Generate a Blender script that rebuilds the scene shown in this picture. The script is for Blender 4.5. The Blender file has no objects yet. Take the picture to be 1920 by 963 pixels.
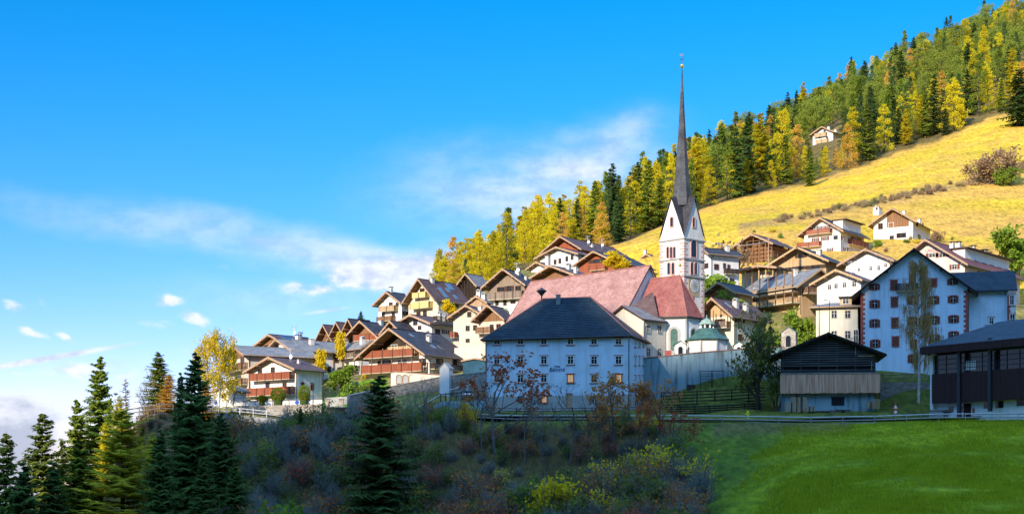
import bpy, math, random
from mathutils import Vector, Matrix
R = random.Random(7)
F = 2800.0; YH = 900.0
SC = bpy.context.scene; COL = SC.collection
rad = math.radians
def P(px, py, D): return Vector(((px-960)/F*D, D, (YH-py)/F*D))
def clamp(v, a=0., b=1.): return max(a, min(b, v))
def sstep(a, b, v):
    t = clamp((v-a)/(b-a)); return t*t*(3-2*t)
def lerp(a, b, t): return a+(b-a)*t
def interp(tab, x):
    if x <= tab[0][0]: return tab[0][1]
    for (x0, y0), (x1, y1) in zip(tab, tab[1:]):
        if x <= x1: return y0+(y1-y0)*(x-x0)/(x1-x0)
    return tab[-1][1]
# ------------------------------------------------------------ materials
MATS = {}
def newmat(name):
    m = bpy.data.materials.new(name); m.use_nodes = True
    nt = m.node_tree; b = nt.nodes['Principled BSDF']
    MATS[name] = m
    return m, nt, b
def ramp2(nt, fac, c0, c1, p0=0.3, p1=0.7):
    r = nt.nodes.new('ShaderNodeValToRGB'); e = r.color_ramp.elements
    e[0].position = p0; e[1].position = p1; e[0].color = (*c0, 1); e[1].color = (*c1, 1)
    nt.links.new(fac, r.inputs[0]); return r.outputs[0]
def noise(nt, scale, detail=4, vec=None, dist=0):
    n = nt.nodes.new('ShaderNodeTexNoise'); n.inputs['Scale'].default_value = scale; n.inputs['Detail'].default_value = detail
    n.inputs['Distortion'].default_value = dist
    if vec is not None: nt.links.new(vec, n.inputs['Vector'])
    return n.outputs[0]
def objco(nt, sc=(1, 1, 1)):
    t = nt.nodes.new('ShaderNodeTexCoord'); m = nt.nodes.new('ShaderNodeMapping'); m.inputs['Scale'].default_value = sc
    nt.links.new(t.outputs['Object'], m.inputs['Vector']); return m.outputs[0]
def mix(nt, a, b, fac, mode='MIX'):
    n = nt.nodes.new('ShaderNodeMix'); n.data_type = 'RGBA'; n.blend_type = mode
    for s, v in ((0, fac), (6, a), (7, b)):
        if isinstance(v, (int, float)): n.inputs[s].default_value = v
        elif isinstance(v, tuple): n.inputs[s].default_value = (*v, 1)
        else: nt.links.new(v, n.inputs[s])
    return n.outputs[2]
def bump(nt, b, h, strength=.4, dist=.05):
    n = nt.nodes.new('ShaderNodeBump'); n.inputs['Strength'].default_value = strength; n.inputs['Distance'].default_value = dist
    nt.links.new(h, n.inputs['Height']); nt.links.new(n.outputs[0], b.inputs['Normal'])
def plain(name, c, rough=.8, var=.15, scale=1.5, metal=0, bmp=.2, spec=.3):
    m, nt, b = newmat(name); b.inputs['Roughness'].default_value = rough; b.inputs['Metallic'].default_value = metal
    b.inputs['Specular IOR Level'].default_value = spec
    v = objco(nt); n = noise(nt, scale, 6, v)
    lo = tuple(x*(1-var) for x in c); hi = tuple(min(.9, x*(1+var)) for x in c)
    nt.links.new(ramp2(nt, n, lo, hi), b.inputs['Base Color'])
    if bmp: bump(nt, b, noise(nt, scale*8, 3, v), bmp)
    return m
def plaster(name, c, st_=.55, dk_=.74):
    m, nt, b = newmat(name); b.inputs['Roughness'].default_value = .9; b.inputs['Specular IOR Level'].default_value = .15
    v = objco(nt); lo = tuple(x*.86 for x in c)
    a = ramp2(nt, noise(nt, .5, 6, v), lo, c, .3, .6)
    st = ramp2(nt, noise(nt, 1.0, 5, objco(nt, (1.6, 1.6, .16))), (dk_, dk_*.95, dk_*.87), (1, 1, 1), .30, .52)
    nt.links.new(mix(nt, a, st, st_, 'MULTIPLY'), b.inputs['Base Color'])
    bump(nt, b, noise(nt, 9, 4, v), .25, .03); return m
def planks(name, c0, c1, sc=5, axis='x', rough=.75):
    m, nt, b = newmat(name); b.inputs['Roughness'].default_value = rough; b.inputs['Specular IOR Level'].default_value = .2
    vec = {'x': (sc, sc, .25), 'z': (.25, .25, sc)}[axis]
    v = objco(nt, vec)
    vo = nt.nodes.new('ShaderNodeTexVoronoi'); vo.feature = 'F1'; vo.inputs['Scale'].default_value = 1.0; nt.links.new(v, vo.inputs['Vector'])
    n = noise(nt, 1.0, 5, v)
    mx = nt.nodes.new('ShaderNodeMath'); mx.operation = 'MULTIPLY_ADD'; mx.inputs[1].default_value = .45
    nt.links.new(vo.outputs['Distance'], mx.inputs[0]); nt.links.new(n, mx.inputs[2])
    nt.links.new(ramp2(nt, mx.outputs[0], c0, c1, .4, 1.0), b.inputs['Base Color'])
    w = nt.nodes.new('ShaderNodeTexWave'); w.inputs['Scale'].default_value = sc*.32; w.bands_direction = 'DIAGONAL' if axis == 'x' else 'Z'
    nt.links.new(objco(nt, (1, 1, 0) if axis == 'x' else (0, 0, 1)), w.inputs['Vector'])
    bump(nt, b, w.outputs['Fac'], .5, .04); return m
def tiles(name, c0, c1, sc=2.2, rough=.6, spec=.3):
    m, nt, b = newmat(name); b.inputs['Roughness'].default_value = rough; b.inputs['Specular IOR Level'].default_value = spec
    v = objco(nt)
    big = noise(nt, .6, 8, v, .4); fine = noise(nt, 5, 3, v)
    br = nt.nodes.new('ShaderNodeTexVoronoi'); br.inputs['Scale'].default_value = 1; nt.links.new(objco(nt, (sc, sc, sc*1.6)), br.inputs['Vector'])
    hs = nt.nodes.new('ShaderNodeSeparateColor'); nt.links.new(br.outputs['Color'], hs.inputs[0])
    a = ramp2(nt, big, c0, c1, .3, .7); f = ramp2(nt, hs.outputs[0], (.58, .58, .6), (1.0, 1.0, 1.0), 0, 1)
    c = mix(nt, a, f, .8, 'MULTIPLY'); c = mix(nt, c, ramp2(nt, fine, (.7, .7, .7), (1, 1, 1)), .5, 'MULTIPLY')
    nt.links.new(c, b.inputs['Base Color'])
    w = nt.nodes.new('ShaderNodeTexWave'); w.inputs['Scale'].default_value = sc*.5; w.wave_profile = 'SAW'; w.bands_direction = 'Z'; nt.links.new(v, w.inputs['Vector'])
    bump(nt, b, w.outputs['Fac'], .7, .08); return m
def stone(name, c0, c1, sc=1.6, mortar=(.3, .28, .25)):
    m, nt, b = newmat(name); b.inputs['Roughness'].default_value = .95; b.inputs['Specular IOR Level'].default_value = .15
    v = objco(nt, (1, 1, 1.7))
    vo = nt.nodes.new('ShaderNodeTexVoronoi'); vo.inputs['Scale'].default_value = sc; nt.links.new(v, vo.inputs['Vector'])
    vd = nt.nodes.new('ShaderNodeTexVoronoi'); vd.feature = 'DISTANCE_TO_EDGE'; vd.inputs['Scale'].default_value = sc; nt.links.new(v, vd.inputs['Vector'])
    hs = nt.nodes.new('ShaderNodeSeparateColor'); nt.links.new(vo.outputs['Color'], hs.inputs[0])
    c = ramp2(nt, hs.outputs[0], c0, c1, 0, 1)
    k = ramp2(nt, vd.outputs['Distance'], (1, 1, 1), (0, 0, 0), .02, .09)
    nt.links.new(mix(nt, mix(nt, c, mortar, k), ramp2(nt, noise(nt, .4, 5, v), (.6, .6, .6), (1, 1, 1)), .6, 'MULTIPLY'), b.inputs['Base Color'])
    bump(nt, b, vd.outputs['Distance'], .6, .1); return m
def leafmat(name, c0, c1, trans=.35, hue=.035):
    m = bpy.data.materials.new(name); m.use_nodes = True; MATS[name] = m
    nt = m.node_tree; nt.nodes.clear()
    out = nt.nodes.new('ShaderNodeOutputMaterial'); d = nt.nodes.new('ShaderNodeBsdfDiffuse'); t = nt.nodes.new('ShaderNodeBsdfTranslucent'); mx = nt.nodes.new('ShaderNodeMixShader')
    oi = nt.nodes.new('ShaderNodeObjectInfo'); v = objco(nt)
    n1 = noise(nt, .45, 4, v)
    gi = nt.nodes.new('ShaderNodeNewGeometry')
    a = nt.nodes.new('ShaderNodeMath'); a.operation = 'MULTIPLY_ADD'; a.inputs[1].default_value = .55
    nt.links.new(oi.outputs['Random'], a.inputs[0]); nt.links.new(n1, a.inputs[2])
    a2 = nt.nodes.new('ShaderNodeMath'); a2.operation = 'MULTIPLY_ADD'; a2.inputs[1].default_value = .35
    nt.links.new(gi.outputs['Random Per Island'], a2.inputs[0]); nt.links.new(a.outputs[0], a2.inputs[2])
    c = ramp2(nt, a2.outputs[0], c0, c1, .45, 1.25)
    h = nt.nodes.new('ShaderNodeHueSaturation'); nt.links.new(c, h.inputs['Color'])
    hm = nt.nodes.new('ShaderNodeMapRange'); hm.inputs['To Min'].default_value = .5-hue; hm.inputs['To Max'].default_value = .5+hue
    nt.links.new(oi.outputs['Random'], hm.inputs[0]); nt.links.new(hm.outputs[0], h.inputs['Hue'])
    for s in (d, t): nt.links.new(h.outputs[0], s.inputs[0])
    mx.inputs[0].default_value = trans
    nt.links.new(d.outputs[0], mx.inputs[1]); nt.links.new(t.outputs[0], mx.inputs[2]); nt.links.new(mx.outputs[0], out.inputs[0])
    return m
W = plaster('white_plaster', (.80, .78, .74)); CREAM = plaster('cream_plaster', (.74, .66, .52)); BEIGE = plaster('beige_plaster', (.66, .57, .47))
YEL = plaster('yellow_plaster', (.80, .62, .24)); SHADEW = plaster('shade_tinted_plaster', (.63, .77, .88)); GREYP = plaster('grey_render', (.42, .42, .40))  # inn and hotel plaster: blue of the shade put into white
CONC = plain('concrete', (.36, .35, .33), .9, .3, .6); CONCD = plaster('stained_concrete', (.27, .39, .43), 1.0, .36)
DW = planks('dark_timber', (.028, .02, .016), (.07, .048, .035)); BR = planks('brown_timber', (.15, .075, .038), (.30, .16, .08))
RB = planks('redbrown_timber', (.22, .06, .03), (.36, .11, .055)); LW = planks('pale_timber', (.36, .23, .12), (.58, .40, .22))
GW = planks('grey_timber', (.16, .12, .09), (.34, .26, .20)); BARNW = planks('barn_boards', (.42, .18, .10), (.78, .46, .30), 4.5)
SLAT = planks('weathered_slats', (.05, .05, .055), (.13, .125, .12), 3, 'z'); BLKW = plain('tarred_timber', (.016, .014, .013), .85, .3, 3); HALLW = planks('hall_boards', (.028, .012, .012), (.05, .022, .02), 4)
CAPR = plain('ridge_cap_clay', (.33, .14, .11), .85, .2, 2); OAK = plain('verge_wood', (.40, .26, .16), .7, .3, 3); SOF = plain('soffit_wood', (.24, .14, .08), .8, .3, 3)
TSL = tiles('slate_tiles', (.075, .08, .095), (.13, .135, .15)); TDK = tiles('dark_tiles', (.035, .035, .045), (.075, .07, .08))
TBR = tiles('brown_tiles', (.10, .055, .05), (.17, .10, .09)); TRD = tiles('red_tiles', (.40, .20, .16), (.56, .31, .26), 2.6); TRC = tiles('choir_red_tiles', (.30, .085, .07), (.44, .16, .13), 2.6)
TGY = tiles('grey_tiles', (.19, .185, .18), (.32, .31, .30)); TBL = tiles('blue_slate', (.018, .04, .06), (.04, .075, .105), 2.4)
SHG = tiles('spire_shingles', (.08, .085, .10), (.17, .175, .19), 3.5); COP = plain('green_copper', (.05, .12, .10), .55, .35, 1.2); COPL = plain('pale_copper', (.24, .33, .26), .55, .2, 1.2)
GLASS = plain('dark_glass', (.018, .022, .03), .1, .3, .8, 0, 0, .35); FRAME = plain('white_frame', (.75, .73, .70), .6, .05); FRAMEB = plain('brown_frame', (.12, .06, .035), .6, .1)
REDT = plain('red_trim', (.42, .10, .08), .85, .15, 2); PINK = plain('pink_stone', (.55, .33, .29), .9, .15, 2); REDQ = plain('red_quoin', (.34, .085, .06), .85, .2, 2)
METAL = plain('zinc_metal', (.45, .46, .47), .35, .15, 2, .8); METD = plain('dark_metal', (.05, .05, .055), .5, .2, 3, .5); WHITEM = plain('white_metal', (.75, .75, .74), .4, .05, 2)
GOLD = plain('gilt', (.85, .58, .12), .3, .1, 2, .8); ASPH = plain('asphalt', (.075, .075, .08), .9, .25, .6); STONEW = stone('rubble_stone', (.20, .18, .15), (.42, .38, .33))
STONEL = stone('pale_stone', (.34, .29, .23), (.56, .50, .42), 1.4); SOLAR = plain('solar_glass', (.01, .03, .08), .12, .2, 2, 0, 0, .7); SKYL = plain('skylight_glass', (.05, .13, .20), .06, .1, 2, .3, 0, .8)
CHIM = plaster('chimney_plaster', (.66, .62, .56)); PALLET = planks('pallet_wood', (.34, .22, .12), (.52, .36, .20)); TARP = plain('blue_glass', (.03, .09, .14), .15, .3, .5, 0, 0, .7)
SHUT = planks('shutter_brown', (.14, .045, .028), (.22, .075, .045), 6, 'z'); LETB = plain('letter_blue', (.03, .09, .16), .8, .05); LETR = plain('letter_red', (.40, .06, .10), .8, .05)
SILV = plain('car_silver', (.50, .51, .53), .25, .02, 1, .7, 0, .6); CARB = plain('car_blue', (.03, .16, .33), .2, .02, 1, .4, 0, .6); RUB = plain('tyre_rubber', (.02, .02, .02), .9, .1)
LIT = newmat('lamp_lit_window'); LIT[2].inputs['Base Color'].default_value = (.5, .3, .1, 1); LIT[2].inputs['Emission Color'].default_value = (1, .50, .16, 1); LIT[2].inputs['Emission Strength'].default_value = .22; LIT = LIT[0]
BARK = plain('bark', (.085, .065, .05), .95, .4, 3); BARKG = plain('grey_bark', (.13, .12, .11), .95, .35, 3); BIRB = plain('birch_bark', (.55, .53, .48), .8, .4, 3)
TWIG = leafmat('bare_twigs', (.11, .125, .11), (.25, .27, .23), .1, .01)
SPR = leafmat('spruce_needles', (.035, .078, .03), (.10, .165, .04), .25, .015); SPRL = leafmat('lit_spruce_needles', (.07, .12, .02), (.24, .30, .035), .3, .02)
LAR = leafmat('larch_gold', (.42, .38, .012), (.80, .66, .03), .45, .008); LARG = leafmat('larch_yellowgreen', (.36, .36, .012), (.74, .60, .03), .45, .008); LARO = leafmat('larch_orange', (.50, .30, .05), (.78, .50, .09), .45, .006)
PIN = leafmat('pine_needles', (.09, .14, .025), (.28, .32, .045), .3, .015); BRO = leafmat('rust_leaves', (.28, .085, .03), (.52, .18, .06), .35, .02); OLV = leafmat('olive_leaves', (.07, .10, .025), (.22, .24, .04), .35, .03)
YLV = leafmat('yellow_leaves', (.50, .40, .015), (.80, .60, .03), .4, .004); HED = leafmat('hedge_leaves', (.13, .20, .02), (.34, .38, .03), .3, .01); GRN = leafmat('green_leaves', (.08, .17, .02), (.24, .34, .04), .35, .02)
DRY = leafmat('dry_scrub', (.22, .14, .07), (.46, .32, .16), .3, .02)
# ------------------------------------------------------------ mesh helper
class MB:
    def __init__(s): s.v = []; s.f = []; s.m = []; s.mats = []
    def mi(s, mat):
        if mat not in s.mats: s.mats.append(mat)
        return s.mats.index(mat)
    def poly(s, pts, mat):
        i = len(s.v); s.v += [tuple(p) for p in pts]; s.f.append(tuple(range(i, i+len(pts)))); s.m.append(s.mi(mat)); return s
    def box(s, x0, x1, y0, y1, z0, z1, mat):
        i = len(s.v); s.v += [(x, y, z) for z in (z0, z1) for y in (y0, y1) for x in (x0, x1)]
        for f in ((0, 2, 3, 1), (4, 5, 7, 6), (0, 1, 5, 4), (1, 3, 7, 5), (3, 2, 6, 7), (2, 0, 4, 6)):
            s.f.append(tuple(i+k for k in f)); s.m.append(s.mi(mat))
        return s
    def prism(s, pts, d, mat, top=None, bot=None, side=None):
        """pts: polygon (3D), extruded by vector d"""
        n = len(pts); i = len(s.v); d = Vector(d); pts = [Vector(p) for p in pts]
        s.v += [tuple(p) for p in pts]+[tuple(p+d) for p in pts]
        s.f.append(tuple(i+k for k in range(n))[::-1]); s.m.append(s.mi(bot or mat))
        s.f.append(tuple(i+n+k for k in range(n))); s.m.append(s.mi(top or mat))
        for k in range(n):
            s.f.append((i+k, i+(k+1) % n, i+n+(k+1) % n, i+n+k)); s.m.append(s.mi(side or mat))
        return s
    def tube(s, pts, rs, n=6, mat=None, cap=True):
        pts = [Vector(p) for p in pts]
        if not isinstance(rs, (list, tuple)): rs = [rs]*len(pts)
        rings = []
        for k, p in enumerate(pts):
            d = (pts[min(k+1, len(pts)-1)]-pts[max(k-1, 0)])
            if d.length < 1e-9: d = Vector((0, 0, 1))
            d.normalize(); a = Vector((1, 0, 0)) if abs(d.x) < .8 else Vector((0, 1, 0))
            u = d.cross(a).normalized(); w = d.cross(u); i = len(s.v); rings.append(i)
            for j in range(n):
                t = 2*math.pi*j/n; s.v.append(tuple(p+(u*math.cos(t)+w*math.sin(t))*rs[k]))
        mi = s.mi(mat)
        for a, b in zip(rings, rings[1:]):
            for j in range(n): s.f.append((a+j, a+(j+1) % n, b+(j+1) % n, b+j)); s.m.append(mi)
        if cap: s.f.append(tuple(rings[0]+j for j in range(n))[::-1]); s.m.append(mi); s.f.append(tuple(rings[-1]+j for j in range(n))); s.m.append(mi)
        return s
    def lathe(s, prof, mat, n=16, c=(0, 0)):
        i0 = len(s.v); mi = s.mi(mat)
        for r, z in prof:
            for j in range(n): t = 2*math.pi*(j+.5)/n; s.v.append((c[0]+r*math.cos(t), c[1]+r*math.sin(t), z))
        for k in range(len(prof)-1):
            for j in range(n): s.f.append((i0+k*n+j, i0+k*n+(j+1) % n, i0+(k+1)*n+(j+1) % n, i0+(k+1)*n+j)); s.m.append(mi)
        s.f.append(tuple(i0+j for j in range(n))[::-1]); s.m.append(mi); k = len(prof)-1; s.f.append(tuple(i0+k*n+j for j in range(n))); s.m.append(mi)
        return s
    def mesh(s, name, smooth=False):
        me = bpy.data.meshes.new(name); me.from_pydata(s.v, [], s.f)
        for m in s.mats: me.materials.append(m)
        me.polygons.foreach_set('material_index', s.m)
        if smooth: me.polygons.foreach_set('use_smooth', [True]*len(s.f))
        me.update(); return me
    def obj(s, name, parent=None, loc=(0, 0, 0), rz=0, smooth=False): return put(name, s.mesh(name, smooth), parent, loc, rz)
def put(name, me, parent=None, loc=(0, 0, 0), rz=0, sc=None):
    o = bpy.data.objects.new(name, me); COL.objects.link(o); o.location = loc; o.rotation_euler = (0, 0, rz)
    if sc is not None: o.scale = sc
    if parent: o.parent = parent
    return o
def thing(name, label, cat, loc=(0, 0, 0), rz=0, group=None):
    o = put(name, None, None, loc, rz); return tag(o, label, cat, group)
def tag(o, label, cat, group=None, kind=None):
    o['label'] = label; o['category'] = cat
    if group: o['group'] = group
    if kind: o['kind'] = kind
    return o
# ------------------------------------------------------------ terrain height
def zc(*kv):
    out = []
    for D, y in kv: out.append((D, (YH-y)/F*D))
    return out
COLS = {
 -900: [(6, -2), (60, -12), (120, -24), (200, -32), (260, -30), (400, -44), (600, -70), (1600, -140)],
 -200: [(6, -2), (60, -10), (120, -22), (200, -30), (230, -28), (260, -26), (300, -28), (400, -42), (600, -70), (1600, -140)],
 0: [(6, -2), (60, -9), (120, -17), (190, -27), (220, -25), (260, -22), (300, -24), (400, -40), (600, -65), (1600, -140)],
 150: [(6, -2), (60, -9), (120, -20), (190, -24), (220, -22), (245, -18), (262, -14), (300, -18), (400, -35), (600, -60), (1600, -140)],
 232: [(6, -2), (60, -9), (120, -17), (190, -20), (215, -15), (235, -5), (247, 6), (264, 8), (285, 2), (320, -8), (400, -20), (600, -50), (1600, -140)],
 300: [(6, -2), (60, -8), (120, -15), (190, -13), (215, -5), (235, 6), (247, 11.5), (264, 12), (285, 8), (320, 0), (400, -15), (600, -50), (1600, -140)],
 450: [(6, -2), (60, -8), (120, -14), (190, -12), (215, -4)]+zc((240, 850), (255, 815), (261, 795), (262.5, 776), (268, 776), (276, 758), (290, 742), (320, 740))+[(400, 8), (600, -30), (1600, -140)],
 600: [(6, -2), (60, -8), (120, -14), (190, -13), (210, -6)]+zc((225, 845), (240, 812), (255, 792), (270, 786), (274, 770), (283, 752), (300, 708), (320, 672), (345, 655), (400, 690))+[(600, -10), (1600, -140)],
 780: [(6, -2), (60, -7), (120, -13), (185, -13), (205, -5)]+zc((224, 815), (240, 800), (258, 772), (264, 740), (275, 724), (286, 706), (300, 680), (325, 618), (345, 602), (400, 590), (460, 600))+[(600, 50), (1600, -100)],
 900: [(6, -2), (60, -7), (120, -13), (185, -13), (205, -3)]+zc((224, 798), (236, 786), (250, 776), (258, 746), (266, 728), (285, 690), (300, 648), (325, 590), (345, 555), (400, 530), (450, 540), (600, 560))+[(1600, 0)],
 1000: [(6, -2), (60, -7), (120, -12), (180, -12), (205, -3)]+zc((223, 790), (232, 788), (242, 778), (262, 768), (285, 690), (320, 612), (340, 560), (385, 508), (430, 492), (500, 480), (600, 474), (700, 476), (1600, 700)),
 1150: [(6, -2), (60, -6), (120, -11), (175, -11), (205, -1)]+zc((222, 790), (232, 788), (242, 776), (252, 768), (258, 690), (285, 672), (320, 640), (350, 545), (370, 515), (400, 482), (450, 458), (500, 448), (600, 425), (700, 408), (900, 420), (1600, 600)),
 1300: [(6, -2), (60, -5), (120, -8), (165, -8), (190, -1)]+zc((210, 830), (222, 792), (231, 790), (245, 776), (254.6, 726), (256.6, 676), (275, 680), (300, 672), (325, 640), (350, 575), (385, 500), (410, 455), (440, 430), (520, 393), (600, 362), (700, 334), (800, 325), (950, 330), (1600, 480)),
 1400: [(6, -2), (60, -4), (120, -6.5), (160, -6), (190, 1)]+zc((210, 822), (222, 792), (231, 790), (241, 774), (254.6, 728), (256.8, 672), (272, 676), (285, 645), (300, 595), (330, 540), (350, 498), (385, 460), (420, 425), (540, 368), (600, 340), (700, 305), (820, 280), (950, 280), (1600, 430)),
 1500: [(6, -2), (60, -3.6), (120, -4.5), (160, -1.5)]+zc((190, 862), (210, 818), (221, 794), (231, 790), (238, 770), (252, 750), (266, 668), (285, 610), (300, 582), (320, 525), (350, 490), (370, 470), (420, 425), (500, 372), (560, 347), (700, 275), (850, 236), (1000, 215), (1150, 225), (1600, 380)),
 1600: [(6, -2), (60, -3.4), (120, -3.2), (160, 0.2)]+zc((190, 850), (210, 812), (220, 795), (224, 791), (232, 789), (238, 769), (255, 730), (266, 668), (285, 612), (310, 560), (340, 500), (370, 470), (420, 420), (500, 362), (580, 318), (700, 240), (850, 185), (1000, 165), (1150, 175), (1600, 330)),
 1720: [(6, -2), (60, -3.3), (120, -2.9)]+zc((160, 885), (190, 840), (210, 803), (218, 789), (224, 789), (231, 788), (240, 768), (258, 712), (275, 680), (310, 560), (350, 500), (388, 452), (430, 415), (500, 345), (610, 275), (700, 205), (850, 142), (1000, 112), (1150, 120), (1600, 280)),
 1920: [(6, -2), (60, -3.2), (120, -2.7)]+zc((160, 882), (190, 835), (208, 798), (214, 788), (224, 787), (231, 786), (240, 770), (258, 705), (275, 670), (310, 560), (350, 505), (390, 470), (430, 425), (500, 335), (600, 235), (660, 195), (750, 120), (900, 60), (1100, 30), (1600, 200)),
 2300: [(6, -2), (60, -3.2), (120, -2.5)]+zc((160, 875), (190, 825), (208, 795), (214, 786), (224, 785), (231, 784), (258, 690), (310, 540), (400, 430), (500, 300), (600, 180), (750, 60), (1000, -60), (1600, -60)),
 4200: [(6, -2), (60, -3), (120, -2.4)]+zc((160, 870), (208, 790), (231, 784), (300, 600), (500, 300), (750, 0), (1000, -150), (1600, -200)),
}
CK = sorted(COLS); PADS = []
def base_ground(px, D):
    px = clamp(px, CK[0], CK[-1])
    for a, b in zip(CK, CK[1:]):
        if px <= b: break
    t = (px-a)/(b-a); t = t*t*(3-2*t)*.5+t*.5
    return lerp(interp(COLS[a], D), interp(COLS[b], D), t)
def ground(X, Y):
    px = 960+F*X/max(Y, 1); z = base_ground(px, Y)
    sw = 0; sz = 0
    for (x, y, r, zt) in PADS:
        if 21.0 < zt < 23 and 250 < y < 285 and 10 < x < 45 and Y < 256.4: continue
        d2 = ((X-x)**2+(Y-y)**2)/(r*r)
        if d2 < 5:
            w = 9*math.exp(-d2*1.6); sw += w; sz += w*zt
    z = (z+sz)/(1+sw)
    return z
def gp(px, D):
    X = (px-960)/F*D; return Vector((X, D, ground(X, D)))
SKYSTR = .15; SKYSAT = 1.5; SKYHUE = .500; SKYVAL = .9; CLOUD = (3.1, 3.25, 3.6, 1); GR0 = (.70, .54, .74); GR1 = (.42, .73, .76); GR2 = (2.1, 2.45, 2.5); SUNE = 3.3; EXPO = 1.08
# ------------------------------------------------------------ house builder
WC = {}
def rot_for(face): return {'front': 0, 'right': math.pi/2, 'left': -math.pi/2, 'back': math.pi}[face]
def win_mesh(w, h, style):
    k = (round(w, 1), round(h, 1), style)
    if k in WC: return WC[k]
    w, h = max(.4, k[0]), max(.4, k[1]); t = .09
    fm = {'w': FRAME, 'b': FRAMEB, 'r': FRAME, 's': FRAME, 'c': REDT, 'l': REDT, 'h': REDT, 'k': FRAMEB, 'g': GREYP}[style]
    pane = MB().box(-w/2, w/2, -.03, .02, -h/2, h/2, LIT if style == 'l' else GLASS)
    if style == 'c': pane = MB().box(-w/2, w/2, -.06, .02, -h/2, h/2, SHUT)
    fr = MB()
    o = .14 if style in 'rcl' else .08
    fr.box(-w/2-o, -w/2, -.12, .02, -h/2-o, h/2+o, fm).box(w/2, w/2+o, -.12, .02, -h/2-o, h/2+o, fm)
    fr.box(-w/2, w/2, -.12, .02, h/2, h/2+o, fm).box(-w/2, w/2, -.14, .02, -h/2-o, -h/2, fm)
    if style != 'c':
        ff = FRAMEB if style in 'bk' else FRAME
        fr.box(-.035, .035, -.06, -.031, -h/2, h/2, ff).box(-w/2, w/2, -.055, -.031, h*.12, h*.12+.05, ff)
    if style in 'rl':
        fr.box(-w/2-.3, w/2+.3, -.16, .02, h/2+o, h/2+o+.1, REDT).box(-w/2-.3, w/2+.3, -.18, .02, -h/2-o-.09, -h/2-o, REDT)
    if style in 'hc':
        z = h/2+o
        for kx in range(-3, 4): 
            if kx % 2: fr.box(kx*w/5-.12, kx*w/5+.12, -.125, .02, z, z+.12, REDT)
    sh = None
    if style in 'shk':
        sw = w*.5; sm = {'s': SHUT, 'h': SHUT, 'k': DW}[style]
        sh = MB().box(-sw/2, sw/2, -.10, .02, -h/2-.03, h/2+.03, sm).mesh('shutter')
    WC[k] = (pane.mesh('window'), fr.mesh('window_frame'), sh, w, h, o); return WC[k]
def window(root, loc, face, w, h, style='w'):
    a, b, c, w, h, o = win_mesh(w, h, style)
    p = put('window', a, root, loc, rot_for(face)); put('window_frame', b, p)
    if c is not None:
        for s in (-1, 1): put('shutter', c, p, (s*(w/2+o+w*.25+.01), 0, 0))
    return p
def balcony(root, loc, face, L, h, mat=None, depth=1.3, posts=False, slab=None, gap=False):
    mat = mat or RB
    s = MB().box(-L/2, L/2, -depth, 0, -.2, 0, slab or CREAM).obj('balcony', root, loc, rot_for(face))
    r = MB(); n = max(3, int(L/(.3 if gap else .26))); st = L/n; bw = st*(.55 if gap else .86)
    for i in range(n): x = -L/2+(i+.5)*st; r.box(x-bw/2, x+bw/2, -depth-.04, -depth, -.1, h-.08, mat)
    for e in (-1, 1):
        for j in range(4): y = -depth+(j+.5)*depth/4; r.box(e*L/2-.025, e*L/2+.025, y-.13, y+.13, -.1, h-.08, mat)
    r.box(-L/2-.05, L/2+.05, -depth-.09, -depth+.06, h-.08, h+.02, mat)
    for e in (-1, 1): r.box(e*L/2-.06, e*L/2+.06, -depth+.06, 0, h-.08, h+.02, mat)
    k = max(2, int(L/2.2))
    for i in range(k+1): x = -L/2+i*L/k; r.box(x-.07, x+.07, -depth-.10, -depth+.03, -.25, h, DW)
    r.obj('railing', s)
    if posts:
        for i in range(k+1):
            x = -L/2+i*L/k; MB().box(x-.08, x+.08, -depth+.04, -depth+.2, 0, posts, SOF).obj('post', s)
    return s
def chimney_mesh(w, h, style, mat):
    m = MB().box(-w/2, w/2, -w/2, w/2, -1.2, h, mat)
    if style == 'cap':
        for sx in (-1, 1):
            for sy in (-1, 1): m.box(sx*w*.4-.06, sx*w*.4+.06, sy*w*.4-.06, sy*w*.4+.06, h, h+.3, mat)
        m.box(-w*.7, w*.7, -w*.7, w*.7, h+.3, h+.4, METD)
    elif style == 'gab':
        m.box(-w*.58, w*.58, -w*.58, w*.58, h, h+.08, CONC)
        m.prism([(-w*.58, -w*.58, h+.3), (w*.58, -w*.58, h+.3), (0, -w*.58, h+.62)], (0, w*1.16, 0), CONC)
        for sx in (-1, 1): m.box(sx*w*.45-.07, sx*w*.45+.07, -w*.45, w*.45, h+.08, h+.3, mat)
    else: m.box(-w*.62, w*.62, -w*.62, w*.62, h, h+.12, CONC)
    return m
class H: pass
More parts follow.
